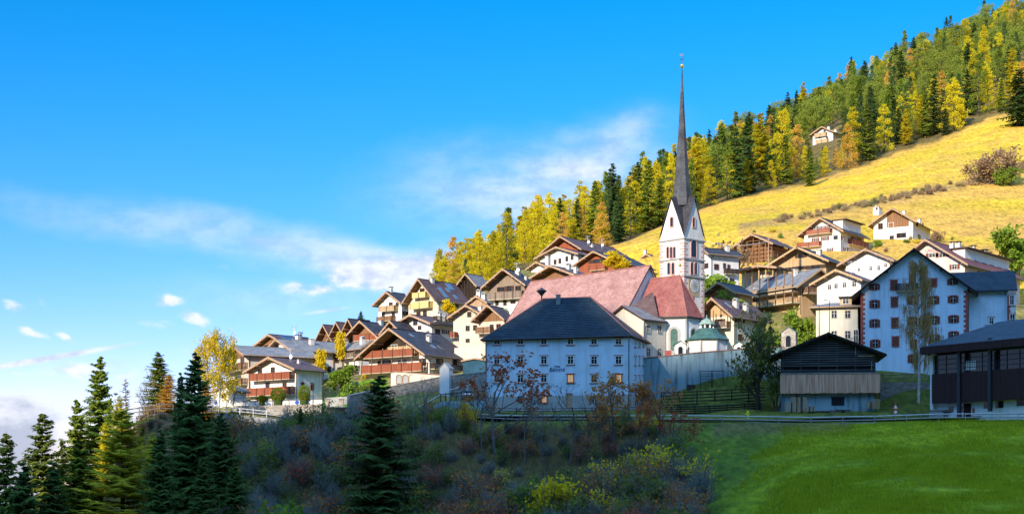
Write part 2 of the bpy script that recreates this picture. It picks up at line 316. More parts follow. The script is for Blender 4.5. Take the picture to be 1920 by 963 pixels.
def house(name, label, D, a, corner, front, side, base, eave, apex, mir=False, cat='house', wall=None, roof=None, over=.9, fover=1.3,
          wins=(), swins=(), bals=(), sbals=(), chims=(), sky=(), clad=None, cladm=None, lowroof=None, group='houses of the village on the slope', pad=True,
          winst='b', vergem=None, gablem=None, ant=(), solar=(), open_=False, back=0, sink=5, purl=True, asym=0, thick=.26):
    wall = wall or W; roof = roof or TDK; vergem = vergem or OAK
    h = H(); sg = 1 if mir else -1
    aa = rad(a); C = P(corner, base, D); f = Vector((sg*math.cos(aa), math.sin(aa), 0)); s = Vector((-sg*math.sin(aa), math.cos(aa), 0))
    def L(px, d): s1 = (px-960)/F; return (s1*C.y-C.x)/(d.x-s1*d.y)
    w = abs(L(front, f)); d = abs(L(side, s)) if not back else back
    zb = C.z; ze = P(0, eave, D).z-zb
    mid = C+f*(w/2); zr = P(0, apex, mid.y-fover*math.cos(aa)).z-zb
    cen = C+f*(w/2)+s*(d/2); rz = aa if mir else -aa
    root = thing(name, label, cat, (cen.x, cen.y, zb), rz, group)
    h.root = root; h.w = w; h.d = d; h.ze = ze; h.zr = zr; h.zb = zb; h.D = D; h.C = C
    if pad: PADS.append((cen.x, cen.y, max(w, d)*.62, zb))
    sl = (zr-ze)/(w/2*(1+0)); h.sl = sl
    def onfront(px, py):
        l = L(px, f); pt = C+f*l; z = P(px, py, pt.y).z-zb
        return (-w/2+l if mir else w/2-l), z, pt.y/F
    def onside(px, py):
        l = L(px, s); pt = C+s*l; z = P(px, py, pt.y).z-zb
        return -d/2+l, z, pt.y/F
    h.onfront = onfront; h.onside = onside
    sd = 'left' if mir else 'right'; xs = -w/2 if mir else w/2; ca = math.cos(aa); sa = max(.25, math.sin(aa)); h.sd = sd; h.xs = xs
    if not open_:
        m = MB(); pts = [(-w/2, -d/2, -sink), (w/2, -d/2, -sink), (w/2, -d/2, ze), (0, -d/2, zr-.02), (-w/2, -d/2, ze)]
        m.prism(pts, (0, d, 0), wall); m.obj('wall', root)
    if clad is not None:
        x, zc_, _ = onfront(front*.5+corner*.5, clad); zc_ = min(zc_, ze-.05)
        m = MB(); e = .06
        m.prism([(-w/2-e, -d/2-e, zc_), (w/2+e, -d/2-e, zc_), (w/2+e, -d/2-e, ze-sl*e), (0, -d/2-e, zr-.03), (-w/2-e, -d/2-e, ze-sl*e)], (0, e-.005, 0), cladm or BR)
        m.box(xs-(e if mir else -.002), xs+(-.002 if mir else e), -d/2-e, d/2, zc_, ze-.1, cladm or BR)
        m.obj('timber_cladding', root)
    # roof
    m = MB(); y0 = -d/2-fover; y1 = d/2+fover*.6; ox = w/2+over; t = thick
    for sx in (-1, 1):
        xe = sx*ox; zee = zr-sl*ox
        pts = [(0, y0, zr), (xe, y0, zee), (xe, y1, zee), (0, y1, zr)]
        if sx < 0: pts = pts[::-1]
        m.prism(pts, (0, 0, t), roof, roof, SOF, vergem)
    m.box(-.14, .14, y0-.01, y1, zr+t-.06, zr+t+.08, roof)
    h.roof = m.obj('roof', root)
    # verge boards, purlins
    if purl:
        m = MB()
        for sx in (-1, 1):
            m.prism([(0, y0-.06, zr-.12), (sx*ox, y0-.06, zr-sl*ox-.12), (sx*ox, y0-.06, zr-sl*ox+t+.06), (0, y0-.06, zr+t+.06)][::sx], (0, .055, 0), vergem)
            m.box(sx*w*.5-.12, sx*w*.5+.12, y0+.1, -d/2, ze-.34, ze-.04, vergem)
            m.box(sx*w*.25-.1, sx*w*.25+.1, y0+.1, -d/2, ze+sl*w*.25-.3, ze+sl*w*.25-.04, vergem)
        m.box(-.13, .13, y0+.1, -d/2, zr-.36, zr-.04, vergem)
        m.obj('verge_boards', h.roof)
        g = MB(); gx = sx0 = (1 if not mir else -1)
        g.tube([(gx*(ox+.06), y0, zr-sl*ox+.04), (gx*(ox+.06), y1, zr-sl*ox+.02)], .08, 6, METD)
        g.tube([(gx*(ox+.06), -d/2+.1, zr-sl*ox), (gx*(w/2+.1), -d/2+.12, zr-sl*ox-.5), (gx*(w/2+.1), -d/2+.12, -1)], .055, 5, METD)
        g.obj('gutter', h.roof)
    for c in chims:
        fx, fy, cw, ch, st = (list(c)+[.7, 1.2, 'cap'])[:5] if len(c) < 5 else c
        x = fx*w/2; y = -d/2+fy*d
        chimney_mesh(cw, ch, st, CHIM).obj('chimney', h.roof, (x, y, zr-sl*abs(x)+t))
    for (fx, fy, sw, sh_) in sky:
        x = fx*w/2; y = -d/2+fy*d; sg_ = 1 if x > 0 else -1
        m = MB(); z = lambda xx: zr-sl*abs(xx)+t
        m.prism([(x-sg_*sh_/2, y-sw/2, z(x-sg_*sh_/2)), (x+sg_*sh_/2, y-sw/2, z(x+sg_*sh_/2)), (x+sg_*sh_/2, y+sw/2, z(x+sg_*sh_/2)), (x-sg_*sh_/2, y+sw/2, z(x-sg_*sh_/2))][::sg_], (0, 0, .1), METAL, SKYL)
        m.obj('skylight', h.roof)
    for (fx0, fx1, fy0, fy1) in solar:
        x0, x1 = fx0*w/2, fx1*w/2; yy0 = -d/2+fy0*d; yy1 = -d/2+fy1*d; z = lambda xx: zr-sl*abs(xx)+t+.05
        sg_ = 1 if x0+x1 > 0 else -1; pts = [(x0, yy0, z(x0)), (x1, yy0, z(x1)), (x1, yy1, z(x1)), (x0, yy1, z(x0))]
        if (x1-x0) < 0: pts = pts[::-1]
        m = MB(); m.prism(pts, (0, 0, .08), METAL, SOLAR); m.obj('solar_panel', h.roof)
    for wd in wins:
        px, py, pw, ph = wd[:4]; st = wd[4] if len(wd) > 4 else winst
        x, z, k = onfront(px, py); window(root, (x, -d/2-.002-(.06 if clad is not None and py < clad else 0), z), 'front', pw*k/ca, ph*k, st)
    for wd in swins:
        px, py, pw, ph = wd[:4]; st = wd[4] if len(wd) > 4 else winst
        y, z, k = onside(px, py); off = .002+(.06 if clad is not None and py < clad else 0)
        window(root, (xs+(-off if mir else off), y, z), sd, min(2.2, pw*k/sa), ph*k, st)
    for b in bals:
        p0, p1, pt, pb = b[:4]; o = b[4] if len(b) > 4 else {}
        x0, z0, k = onfront(p0, pb); x1, z1, k1 = onfront(p1, pb); xa, zt, _ = onfront((p0+p1)/2, pt); xa, zq, _ = onfront((p0+p1)/2, pb)
        balcony(root, ((x0+x1)/2, -d/2, zq), 'front', abs(x1-x0), max(.9, zt-zq), **o)
    for b in sbals:
        p0, p1, pt, pb = b[:4]; o = b[4] if len(b) > 4 else {}
        y0_, z0, k = onside(p0, pb); y1_, z1, k1 = onside(p1, pb); xa, zt, _ = onside((p0+p1)/2, pt); xa, zq, _ = onside((p0+p1)/2, pb)
        balcony(root, (xs, (y0_+y1_)/2, zq), sd, abs(y1_-y0_), max(.9, zt-zq), **o)
    for (fx, fy) in ant:
        x = fx*w/2; y = -d/2+fy*d; z = zr-sl*abs(x)+t
        m = MB(); m.tube([(x, y, z-.3), (x, y, z+2.6)], .035, 4, WHITEM)
        for zz, ll in ((2.5, .9), (2.2, .7), (1.7, 1.1)):
            m.tube([(x-ll, y, z+zz), (x+ll, y, z+zz)], .025, 4, WHITEM)
            for j in range(-3, 4): m.tube([(x+j*ll/3.2, y-.25, z+zz), (x+j*ll/3.2, y+.25, z+zz)], .018, 3, WHITEM)
        m.obj('antenna', h.roof)
        dm = MB(); n = 12
        ctr = (x+.5, y-.3, z+.9); dm.v.append((ctr[0], ctr[1]+.14, ctr[2]))
        for j in range(n): tt = 2*math.pi*j/n; dm.v.append((ctr[0]+.45*math.cos(tt), ctr[1], ctr[2]+.45*math.sin(tt)))
        for j in range(n): dm.f.append((0, 1+j, 1+(j+1) % n)); dm.m.append(dm.mi(WHITEM))
        dm.tube([(x+.5, y, z-.2), (x+.5, y+.1, z+.9)], .04, 4, METAL); dm.obj('satellite_dish', h.roof)
    return h
def posts_front(h, pxs, pyt, pyb, depth, mat=SOF, w=.16, nm='post'):
    for px in pxs:
        x, zt, k = h.onfront(px, pyt); x, zbm, k = h.onfront(px, pyb)
        MB().box(x-w/2, x+w/2, -h.d/2-depth, -h.d/2-depth+w, zbm, zt, mat).obj(nm, h.root)
def text_part(txt, parent, loc, size, mat, rotx=math.pi/2, shear=0, ext=.02, face=0):
    cu = bpy.data.curves.new('lettering', 'FONT'); cu.body = txt; cu.size = size; cu.extrude = ext; cu.align_x = 'CENTER'; cu.shear = shear; cu.resolution_u = 3
    o = bpy.data.objects.new('tmp', cu); COL.objects.link(o); dg = bpy.context.evaluated_depsgraph_get()
    me = bpy.data.meshes.new_from_object(o.evaluated_get(dg)); bpy.data.objects.remove(o); me.materials.clear(); me.materials.append(mat)
    t = put('lettering', me, parent, loc); t.rotation_euler = (rotx, 0, face); return t
# ------------------------------------------------------------ the houses
G0 = 'houses at the left end of the village'
h1 = house('chalet', 'white chalet with two red-brown balconies beside the round clipped bushes', 280, 38, 555, 470, 603, 751, 691, 671, roof=TBR, group=G0,
      wins=[(512, 695, 7, 13), (488, 697, 8, 9), (502, 723, 7, 11), (534, 723, 7, 11), (520, 745, 6, 5), (488, 745, 6, 6)], swins=[(567, 721, 4, 9), (585, 724, 5, 12)],
      bals=[(477, 553, 699, 711), (460, 553, 727, 740)], chims=[(.5, .55, .5, .7)], ant=[(.35, .35)])
h2 = house('apartment_house', 'large beige house with grey roof behind the yellow birch at the left end', 292, 62, 466, 428, 592, 740, 665, 650, wall=BEIGE, roof=TGY, group=G0, winst='b',
      bals=[(430, 465, 683, 695, dict(mat=BR)), (430, 465, 712, 722, dict(mat=BR))], wins=[(455, 675, 9, 12), (440, 678, 7, 12), (448, 703, 12, 12), (448, 730, 12, 12)], swins=[(500, 690, 6, 8), (540, 688, 6, 8)], clad=672, cladm=BR)
h3 = house('chalet', 'brown gabled house with solar panels behind the large beige house', 318, 42, 545, 478, 606, 700, 648, 628, wall=CREAM, roof=TBR, group=G0, clad=655, cladm=BR,
      wins=[(500, 650, 8, 6)], solar=[(.15, .5, .1, .5)], chims=[(.5, .5, .9, 1.0, 'cap'), (.1, .8, .6, .8, 'cap')], ant=[(.1, .6)])
h4 = house('chalet', 'white house with long grey roof and brown posts behind the yellow bush', 302, 55, 553, 502, 646, 706, 656, 637, roof=TGY, group=G0,
      wins=[(542, 655, 8, 12, 'b'), (520, 652, 7, 8)], swins=[(600, 672, 8, 8), (630, 672, 6, 12), (575, 690, 6, 9), (615, 692, 8, 9)], chims=[(.4, .5, .9, 1.0)])
for px in (556, 575, 600, 625, 643):
    y, z, k = h4.onside(px, 660); MB().box(h4.xs+.01, h4.xs+.14, y-.1, y+.1, -1, h4.ze-.1, SOF).obj('post', h4.root)
house('garage', 'small white garage with a low gabled roof left of the red balconies', 271, 25, 438, 406, 462, 757, 731, 722, roof=TGY, cat='garage', over=.7, fover=.5, wins=[(420, 742, 8, 6)], group=G0)
h6 = house('house', 'grey-roofed house with stacked open balconies left of the big chalet', 303, 38, 676, 705, 630, 706, 651, 640, mir=True, roof=TGY, group=G0,
      swins=[(645, 665, 8, 10), (662, 664, 7, 10), (650, 690, 9, 10), (666, 690, 8, 10)], sbals=[(634, 674, 664, 671, dict(mat=GW, gap=True)), (634, 674, 689, 696, dict(mat=DW))], wins=[(690, 660, 6, 8)], chims=[(-.4, .1, .9, .9, 'gab'), (-.4, .8, .9, .9, 'gab')])
posts = [(634, 0), (655, 0), (675, 0)]
for px, _ in posts:
    y, z, k = h6.onside(px, 690); MB().box(h6.xs-1.4, h6.xs-1.25, y-.08, y+.08, -1, h6.ze-.3, SOF).obj('post', h6.root)
for i, (c, f_, ap, ev, lb) in enumerate(((630, 602, 610, 636, 'leftmost of the stepped row of brown gables against the sky'), (655, 626, 605, 632, 'second of the stepped row of brown gables against the sky'), (678, 648, 599, 628, 'third of the stepped row of brown gables, with blue solar panels'))):
    house('terraced_house', lb, 332-i*4, 48, c, f_, c+24, 650, ev, ap, wall=BR, roof=TBR if i < 2 else TDK, group='stepped row of brown gabled houses', over=.6, fover=1.6, wins=[(c-14, 634-i*3, 6, 6)], solar=[(.15, .75, .3, .9)] if i else [], pad=i == 1)
house('chalet', 'brown gabled house with long red-brown balcony right of the stepped gables', 314, 36, 716, 656, 752, 655, 632, 603, wall=BR, roof=TDK, group='stepped row of brown gabled houses', fover=2.0, wins=[(690, 629, 10, 7), (704, 628, 6, 7), (680, 645, 8, 8, 'w'), (700, 645, 8, 8, 'w')],
      bals=[(670, 716, 627, 637)], chims=[(.1, .7, .8, .8)])
house('chalet', 'small brown gable squeezed between the long balcony house and the big chalet', 306, 40, 756, 722, 778, 655, 622, 603, wall=BR, roof=TDK, group='stepped row of brown gabled houses', over=.6, pad=False)
h11 = house('chalet', 'big chalet with a wide open brown gable and two long red balconies', 285, 36, 805, 692, 872, 705, 661, 617, wall=W, roof=TDK, fover=3.0, over=1.3, group='chalets above the stone wall', clad=655, cladm=DW, gablem=DW,
      wins=[(722, 682, 14, 12, 'k'), (755, 680, 18, 11, 'w'), (793, 678, 12, 12), (770, 649, 14, 12, 'w'), (740, 651, 12, 10, 'w')], swins=[(824, 677, 11, 9, 'b'), (855, 679, 11, 9, 'b')],
      bals=[(692, 786, 657, 669, dict(depth=1.9, posts=1.6)), (690, 803, 683, 697, dict(depth=1.9, posts=2.3))], sbals=[(806, 868, 685, 693, dict(mat=DW, gap=True))], chims=[(.45, .45, .8, .8, 'gab')], sky=[(.72, .35, .8, 1.0), (.72, .55, .8, 1.0), (.25, .15, .7, 1.0)])
MB().box(-h11.w*.18, h11.w*.36, -h11.d/2-.12, -h11.d/2-.062, h11.ze-.4, h11.ze+1.6, LW).obj('pale_board_wall', h11.root)
house('chalet', 'white chalet with scrolled brackets and terrace directly behind the big chalet', 307, 38, 810, 746, 851, 640, 606, 591, roof=TBR, fover=1.6, group='chalets above the stone wall',
      wins=[(779, 604, 7, 9), (787, 614, 6, 6), (803, 621, 6, 5, 'w')], swins=[(820, 621, 7, 7), (835, 622, 6, 7, 's')], sbals=[(812, 848, 596, 603, dict(mat=DW, gap=True, depth=1.0))], chims=[(.3, .9, .7, 1.2, 'gab'), (.6, .9, .7, 1.2, 'gab')])
h12 = house('chalet', 'white chalet with tan balconies at the left top of the village', 343, 40, 753, 709, 776, 600, 566, 548, roof=TDK, group='chalets along the top of the village left of the church',
      wins=[(733, 570, 6, 6), (745, 570, 5, 6), (719, 590, 5, 8), (738, 590, 5, 8)], swins=[(765, 588, 9, 7, 'k')], bals=[(718, 747, 574, 582, dict(mat=LW)), (714, 742, 596, 601, dict(mat=BR))], chims=[(.0, .1, .6, .8, 'cap')])
h13 = house('chalet', 'yellow-trimmed chalet with blue skylights in its steep brown roof', 332, 42, 822, 766, 876, 612, 561, 524, roof=TBR, wall=CREAM, vergem=OAK, group='chalets along the top of the village left of the church', fover=1.8, over=.6,
      wins=[(792, 545, 8, 8), (785, 572, 7, 9), (802, 571, 6, 9), (785, 590, 7, 11), (797, 588, 6, 11)], swins=[(835, 574, 8, 7), (855, 575, 7, 7)], bals=[(780, 806, 549, 557, dict(mat=YEL)), (777, 812, 567, 577, dict(mat=YEL))], chims=[(.1, .25, .8, .8)],
      sky=[(.22, .8, 1.6, 1.6), (.5, .35, 1.2, 1.2), (.45, .62, 1.0, 1.0), (.78, .35, 1.2, 1.2), (.8, .7, 1.0, 1.0)])
def openbarn(name, label, D, a, corner, front, side, base, eave, apex, rows, mat=GW, roof=TGY, wall=None, mir=False, group=None, braces=True, fill=True):
    h = house(name, label, D, a, corner, front, side, base, eave, apex, cat='barn', open_=True, wall=wall or W, roof=roof, mir=mir, group=group, fover=.9, over=.8)
    w, d = h.w, h.d; m = MB(); z1 = h.ze; n = 6
    for i in range(n+1):
        x = -w/2+i*w/n; zt = h.zr-h.sl*abs(x)-.05; m.box(x-.1, x+.1, -d/2, -d/2+.2, -3, zt, mat)
        m.box(x-.1, x+.1, d/2-.2, d/2, -3, zt, mat)
    for i in range(5):
        y = -d/2+i*d/4
        for sx in (-1, 1): m.box(sx*w/2-.1, sx*w/2+.1, y-.1, y+.1, -3, z1-.05, mat)
    m.obj('timber_frame', h.root); m = MB()
    for k in range(rows):
        z = .3+(h.zr-.8)*k/(rows-1); hw = w/2 if z < z1 else max(.3, (h.zr-z)/h.sl)
        m.box(-hw, hw, -d/2-.1, -d/2-.02, z, z+.13, mat); m.box(-hw, hw, d/2+.02, d/2+.1, z, z+.13, mat)
        if z < z1-.2:
            for sx in (-1, 1): m.box(sx*(w/2+.06)-.05, sx*(w/2+.06)+.05, -d/2, d/2, z, z+.13, mat)
    m.obj('slats', h.root)
    if fill:
        MB().prism([(-w*.42, -d*.3, -3), (w*.42, -d*.3, -3), (w*.42, -d*.3, z1-.3), (0, -d*.3, h.zr-.7), (-w*.42, -d*.3, z1-.3)], (0, d*.7, 0), mat).obj('inner_wall', h.root)
    return h
openbarn('hay_barn', 'weathered open-slatted hay barn below the golden forest at the left', 347, 38, 893, 860, 918, 556, 533, 514, 10, mat=DW, group='open-slatted hay barns')
h15 = house('chalet', 'white house with dark boarded upper floor and long balcony behind the church roof', 326, 30, 984, 918, 1004, 590, 531, 505, roof=TDK, group='chalets along the top of the village left of the church', clad=556, cladm=GW, fover=2.0, over=1.2,
      wins=[(940, 542, 14, 7), (955, 541, 8, 9, 'k'), (972, 540, 10, 8), (932, 568, 5, 8), (947, 567, 5, 9), (962, 566, 8, 4)], bals=[(918, 984, 548, 560, dict(mat=GW))], chims=[(.3, .5, .9, .8), (.7, .6, .5, .7)], ant=[(.3, .4)])
h17 = house('house', 'beige rendered house with a small side balcony left of the grey-blue hip roof', 301, 22, 905, 850, 918, 668, 591, 573, roof=TBR, wall=BEIGE, group='chalets above the stone wall',
      wins=[(877, 615, 6, 8), (891, 614, 6, 8), (880, 589, 6, 8), (877, 638, 6, 6)], bals=[(848, 858, 623, 632)], chims=[(.5, .7, .7, .9)])
house('house', 'beige and brown gabled house half hidden behind the hip roof of the white house', 296, 26, 946, 898, 962, 660, 596, 573, roof=TBR, wall=BEIGE, clad=602, cladm=BR, group='chalets above the stone wall', fover=2.0,
      wins=[(922, 612, 6, 7), (935, 611, 7, 7)], bals=[(898, 925, 614, 624, dict(mat=BR))])
house('hut', 'small weathered wooden gable between the hay barn and the beige house', 318, 30, 912, 878, 920, 590, 567, 556, roof=TGY, wall=OAK, cat='hut', group='small huts and sheds', over=.5, fover=.6, chims=[(.0, .4, .9, .9, 'gab'), (.5, .5, .9, .9, 'gab')])
house('chalet', 'topmost brown timber chalet under the forest with roof aerials', 402, 38, 1092, 1026, 1178, 500, 466, 444, roof=TBR, wall=RB, fover=2.2, over=1.2, group='houses between the church roof and the forest', ant=[(.5, .3), (.5, .6)], wins=[(1045, 466, 5, 5)], chims=[(.6, .35, .8, .8)])
house('house', 'white gabled house with five small windows below the topmost brown chalet', 384, 38, 1084, 1012, 1124, 512, 476, 464, roof=TBR, group='houses between the church roof and the forest', fover=1.4, over=1.0,
      wins=[(1041, 491, 4, 8), (1050, 489, 4, 9), (1063, 485, 4, 8), (1073, 482, 4, 8)], swins=[(1097, 481, 5, 8, 's')])
house('annex', 'low white lean-to with a cream chimney beside the white gabled house', 380, 40, 1026, 996, 1040, 512, 500, 492, roof=TBR, group='houses between the church roof and the forest', chims=[(.9, .2, 1.0, 2.4, 'flat')], cat='annex', pad=False)
h22 = house('chalet', 'red-brown timber house with dark blue roof beside the yellow tree', 372, 38, 1152, 1086, 1218, 520, 489, 472, roof=TDK, wall=RB, fover=1.6, over=1.3, group='houses between the church roof and the forest', wins=[(1121, 489, 16, 6, 'k')], bals=[(1110, 1140, 497, 506)], chims=[(.6, .35, .7, .8)])
house('chalet', 'brown gable roof rising just above the left part of the red church roof', 338, 38, 1078, 1006, 1112, 540, 515, 499, roof=TBR, wall=BR, fover=2.2, over=1.4, group='houses between the church roof and the forest', chims=[(.2, .5, .9, .9, 'gab'), (.85, .2, .7, 1.4, 'flat')])
house('hut', 'tiny wooden hut with a white chimney just left of the tower', 405, 35, 1222, 1204, 1232, 496, 482, 477, roof=TDK, wall=BR, cat='hut', group='small huts and sheds', over=.4, fover=.5, chims=[(-.6, .2, .8, 1.6, 'flat')])
# ---- right side
house('house', 'white house with dark roof and small balcony just right of the church tower', 312, 62, 1333, 1316, 1385, 543, 474, 466, roof=TDK, group='houses right of the church tower', winst='b',
      swins=[(1343, 500, 8, 9), (1358, 498, 4, 8), (1366, 501, 4, 9), (1360, 526, 6, 10), (1372, 527, 8, 8)], sbals=[(1357, 1380, 507, 513, dict(mat=DW, depth=1.0))], wins=[(1325, 498, 5, 8)], chims=[(.3, .7, .8, .9)])
openbarn('hay_barn', 'large brown open-framed barn below the meadow right of the tower', 352, 38, 1447, 1378, 1490, 488, 456, 440, 7, mat=BR, roof=TBR, group='open-slatted hay barns')
h_b = house('chalet', 'pale wooden chalet with a wide gable in the middle of the right slope', 322, 36, 1549, 1452, 1584, 515, 487, 464, roof=TDK, wall=LW, fover=1.8, over=1.4, group='houses right of the church tower', vergem=LW, winst='k',
      wins=[(1502, 479, 9, 7), (1530, 500, 16, 6), (1500, 502, 14, 5), (1478, 505, 12, 6)], chims=[(.55, .25, 1.0, 1.0, 'flat')])
h_p = house('carport', 'open wooden carport with pale posts left of the wide wooden chalet', 317, 30, 1462, 1384, 1478, 530, 503, 499, roof=TGY, wall=LW, cat='carport', over=.6, fover=.8, group='houses right of the church tower', open_=True, pad=False)
for i in range(7):
    x = -h_p.w/2+i*h_p.w/6; MB().box(x-.12, x+.12, -h_p.d/2, -h_p.d/2+.24, -3, h_p.ze-.05, LW).obj('post', h_p.root)
MB().box(-h_p.w/2, h_p.w/2, -h_p.d*.1, h_p.d/2, -3, h_p.ze-.05, CREAM).obj('back_wall', h_p.root)
h_q = house('chalet', 'two-storey timber house with long open balconies and a pale grey roof', 302, 32, 1502, 1560, 1400, 580, 528, 505, mir=True, roof=TGY, wall=LW, fover=1.3, over=2.4, group='houses right of the church tower', vergem=LW,
      swins=[(1415, 545, 8, 9, 'w'), (1440, 549, 7, 9), (1465, 545, 7, 9), (1480, 566, 9, 10), (1450, 566, 9, 10), (1420, 560, 8, 10)], wins=[(1525, 540, 8, 9)],
      sbals=[(1424, 1501, 541, 551, dict(mat=LW, depth=2.2, gap=True, posts=4.2)), (1424, 1501, 563, 572, dict(mat=LW, depth=2.2, gap=True, posts=2.6))], bals=[(1504, 1545, 541, 551, dict(mat=BR, depth=1.8, gap=True))], solar=[(-.15, -.5, .5, .85)], chims=[(-.3, .3, .8, 1.2, 'flat')])
house('chalet', 'small open pale timber gable beside the climbing greenery below the tower clock', 292, 38, 1384, 1330, 1410, 578, 548, 530, roof=TDK, wall=LW, fover=2.4, over=.8, group='houses right of the church tower', vergem=LW, wins=[(1350, 562, 8, 9, 'k'), (1372, 565, 6, 8, 'k')])
h_r = house('house', 'cream house with brown roof and two white chimneys right of the churchyard', 277, 42, 1376, 1312, 1436, 645, 590, 560, roof=TBR, wall=CREAM, fover=1.8, over=.9, group='houses right of the church tower', gablem=LW, clad=588, cladm=LW,
      bals=[(1318, 1371, 605, 615, dict(mat=GW, gap=True, posts=3.2))], wins=[(1350, 605, 8, 13, 'k'), (1335, 628, 9, 12)], swins=[(1387, 598, 10, 12, 's'), (1387, 632, 9, 10, 'b'), (1415, 600, 8, 10, 'b')], chims=[(.45, .35, .9, 1.1, 'gab'), (.65, .55, .8, 1.0, 'gab')], sky=[(.4, .15, .7, 1.3)])
h_u = house('chalet', 'white three-storey chalet with red-brown balconies above the wooden chalet', 372, 38, 1576, 1508, 1620, 474, 430, 409, roof=TDK, fover=1.4, over=1.4, group='white chalets at the foot of the high meadow', winst='s',
      wins=[(1529, 427, 4, 5), (1537, 427, 4, 5), (1550, 426, 5, 6), (1529, 449, 5, 6), (1547, 447, 6, 7), (1567, 445, 6, 6, 'b'), (1556, 468, 5, 6)], swins=[(1580, 446, 4, 7), (1600, 447, 5, 6), (1610, 449, 5, 6), (1585, 467, 5, 5), (1592, 467, 4, 5)],
      bals=[(1516, 1561, 431, 438, dict(mat=RB)), (1500, 1541, 455, 462, dict(mat=RB))], sbals=[(1590, 1619, 452, 461, dict(mat=RB))], chims=[(.45, .25, 1.3, .9), (.5, .8, 1.3, .9)])
m = MB(); hu = h_u; m.box(hu.w*.2, hu.w*.46, -hu.d*.35, hu.d*.42, hu.ze, hu.zr-.35, W); m.box(hu.w*.16, hu.w*.58, -hu.d*.38, hu.d*.46, hu.zr-.35, hu.zr-.2, TBR); m.obj('dormer', hu.roof)
h_v = house('chalet', 'white chalet with half-timbered gable, highest on the right below the open meadow', 392, 30, 1712, 1638, 1744, 450, 413, 391, roof=TBR, fover=1.4, over=1.3, group='white chalets at the foot of the high meadow', winst='b',
      wins=[(1651, 424, 7, 10, 'b'), (1671, 422, 8, 9, 'w'), (1672, 445, 6, 6), (1690, 441, 15, 8)], swins=[(1719, 420, 5, 8, 'b'), (1730, 421, 3, 5, 'b'), (1723, 445, 9, 9, 'b')], chims=[(.1, .5, .8, 1.0), (.6, .8, .8, 1.0)])
x0, z0, k = h_v.onfront(1663, 427); x1, z1, k = h_v.onfront(1704, 399); MB().prism([(x0, -h_v.d/2-.08, z0), (x1, -h_v.d/2-.08, z0), (x1, -h_v.d/2-.08, h_v.ze+.3), (0, -h_v.d/2-.08, h_v.zr-.2), (x0, -h_v.d/2-.08, h_v.zr-h_v.sl*abs(x0)-.1)], (0, .075, 0), BR).obj('timber_gable', h_v.root)
house('house', 'white gabled house with a row of four small windows left of the blue hotel roof', 312, 36, 1668, 1586, 1686, 535, 486, 468, roof=TBR, fover=1.4, over=1.5, group='houses around the pink hotel', winst='w',
      wins=[(1611, 505, 4, 6), (1633, 503, 4, 7), (1648, 502, 4, 8), (1661, 497, 4, 6)])
house('house', 'white house with pale verge boards and small windows above the beige house', 290, 40, 1614, 1532, 1640, 575, 524, 507, roof=TBR, fover=1.4, over=1.0, group='houses around the pink hotel', winst='w', vergem=LW,
      wins=[(1556, 538, 5, 9), (1568, 536, 5, 9), (1584, 534, 5, 9), (1602, 532, 6, 10)], ant=[(.5, .1)])
h_w = house('hotel', 'pale pink hotel with a long dormer roof and lettering in its gable', 305, 40, 1809, 1674, 1912, 570, 492, 450, wall=plaster('pink_plaster', (.74, .60, .55)), roof=tiles('wine_tiles', (.16, .05, .045), (.24, .085, .075)), cat='hotel', fover=1.6, over=1.3, group='houses around the pink hotel', winst='s',
      wins=[(1748, 478, 9, 7), (1767, 478, 9, 7), (1790, 500, 7, 9)], swins=[(1838, 512, 6, 6), (1860, 513, 6, 6), (1885, 514, 6, 6)],
      chims=[(.25, .25, .8, 1.2, 'cap'), (.15, .42, 1.0, 1.4, 'cap'), (.15, .68, 1.0, 1.5, 'cap'), (.2, .84, 1.6, 1.3, 'cap'), (.2, .95, .9, 1.2, 'cap')])
hw = h_w; m = MB(); m.box(hw.w*.16, hw.w*.36, -hw.d*.32, hw.d*.48, hw.ze, hw.zr-1.4, W); m.box(hw.w*.06, hw.w*.42, -hw.d*.34, hw.d*.5, hw.zr-1.4, hw.zr-1.2, TBR); dm = m.obj('long_dormer', hw.roof)
for i in range(6): window(dm, (hw.w*.36+.002, -hw.d*.26+i*hw.d*.14, hw.ze+1.3), 'right', .8, 1.0, 's')
x, z, k = h_w.onfront(1747, 472.5); text_part('URIDL', h_w.root, (x, -h_w.d/2-.03, z), 1.0, LETR)
hb = house('chalet', 'lone white chalet with tan balconies high up among the larches', 690, 38, 1562, 1524, 1580, 274, 247, 238, roof=TGY, fover=1.6, over=1.3, group='high chalets in the forest', wins=[(1546, 246, 3, 3), (1551, 258, 3, 3), (1537, 258, 3, 3)], bals=[(1529, 1551, 250, 256, dict(mat=LW)), (1532, 1554, 262, 268, dict(mat=LW))], chims=[(.2, .4, 1.2, 1.2, 'flat'), (.6, .7, 1.0, 1.2, 'flat')], vergem=LW)
house('hay_shed', 'low brown shed just below the lone white chalet in the larches', 672, 38, 1548, 1520, 1562, 300, 288, 281, roof=TDK, wall=BR, cat='shed', group='high chalets in the forest', over=1.2, pad=False)
openbarn('hay_barn', 'pale slatted barn behind the dark trees at the upper meadow edge', 660, 30, 1500, 1474, 1512, 314, 303, 296, 5, mat=LW, roof=TGY, group='high chalets in the forest')
house('shed', 'tiny white stone shed with a dark door on the meadow beside the hedge line', 440, 30, 1648, 1637, 1654, 394, 389, 386, roof=STONEL, wall=W, cat='shed', over=.1, fover=.1, purl=False, wins=[(1644, 391, 2, 4)], pad=False)
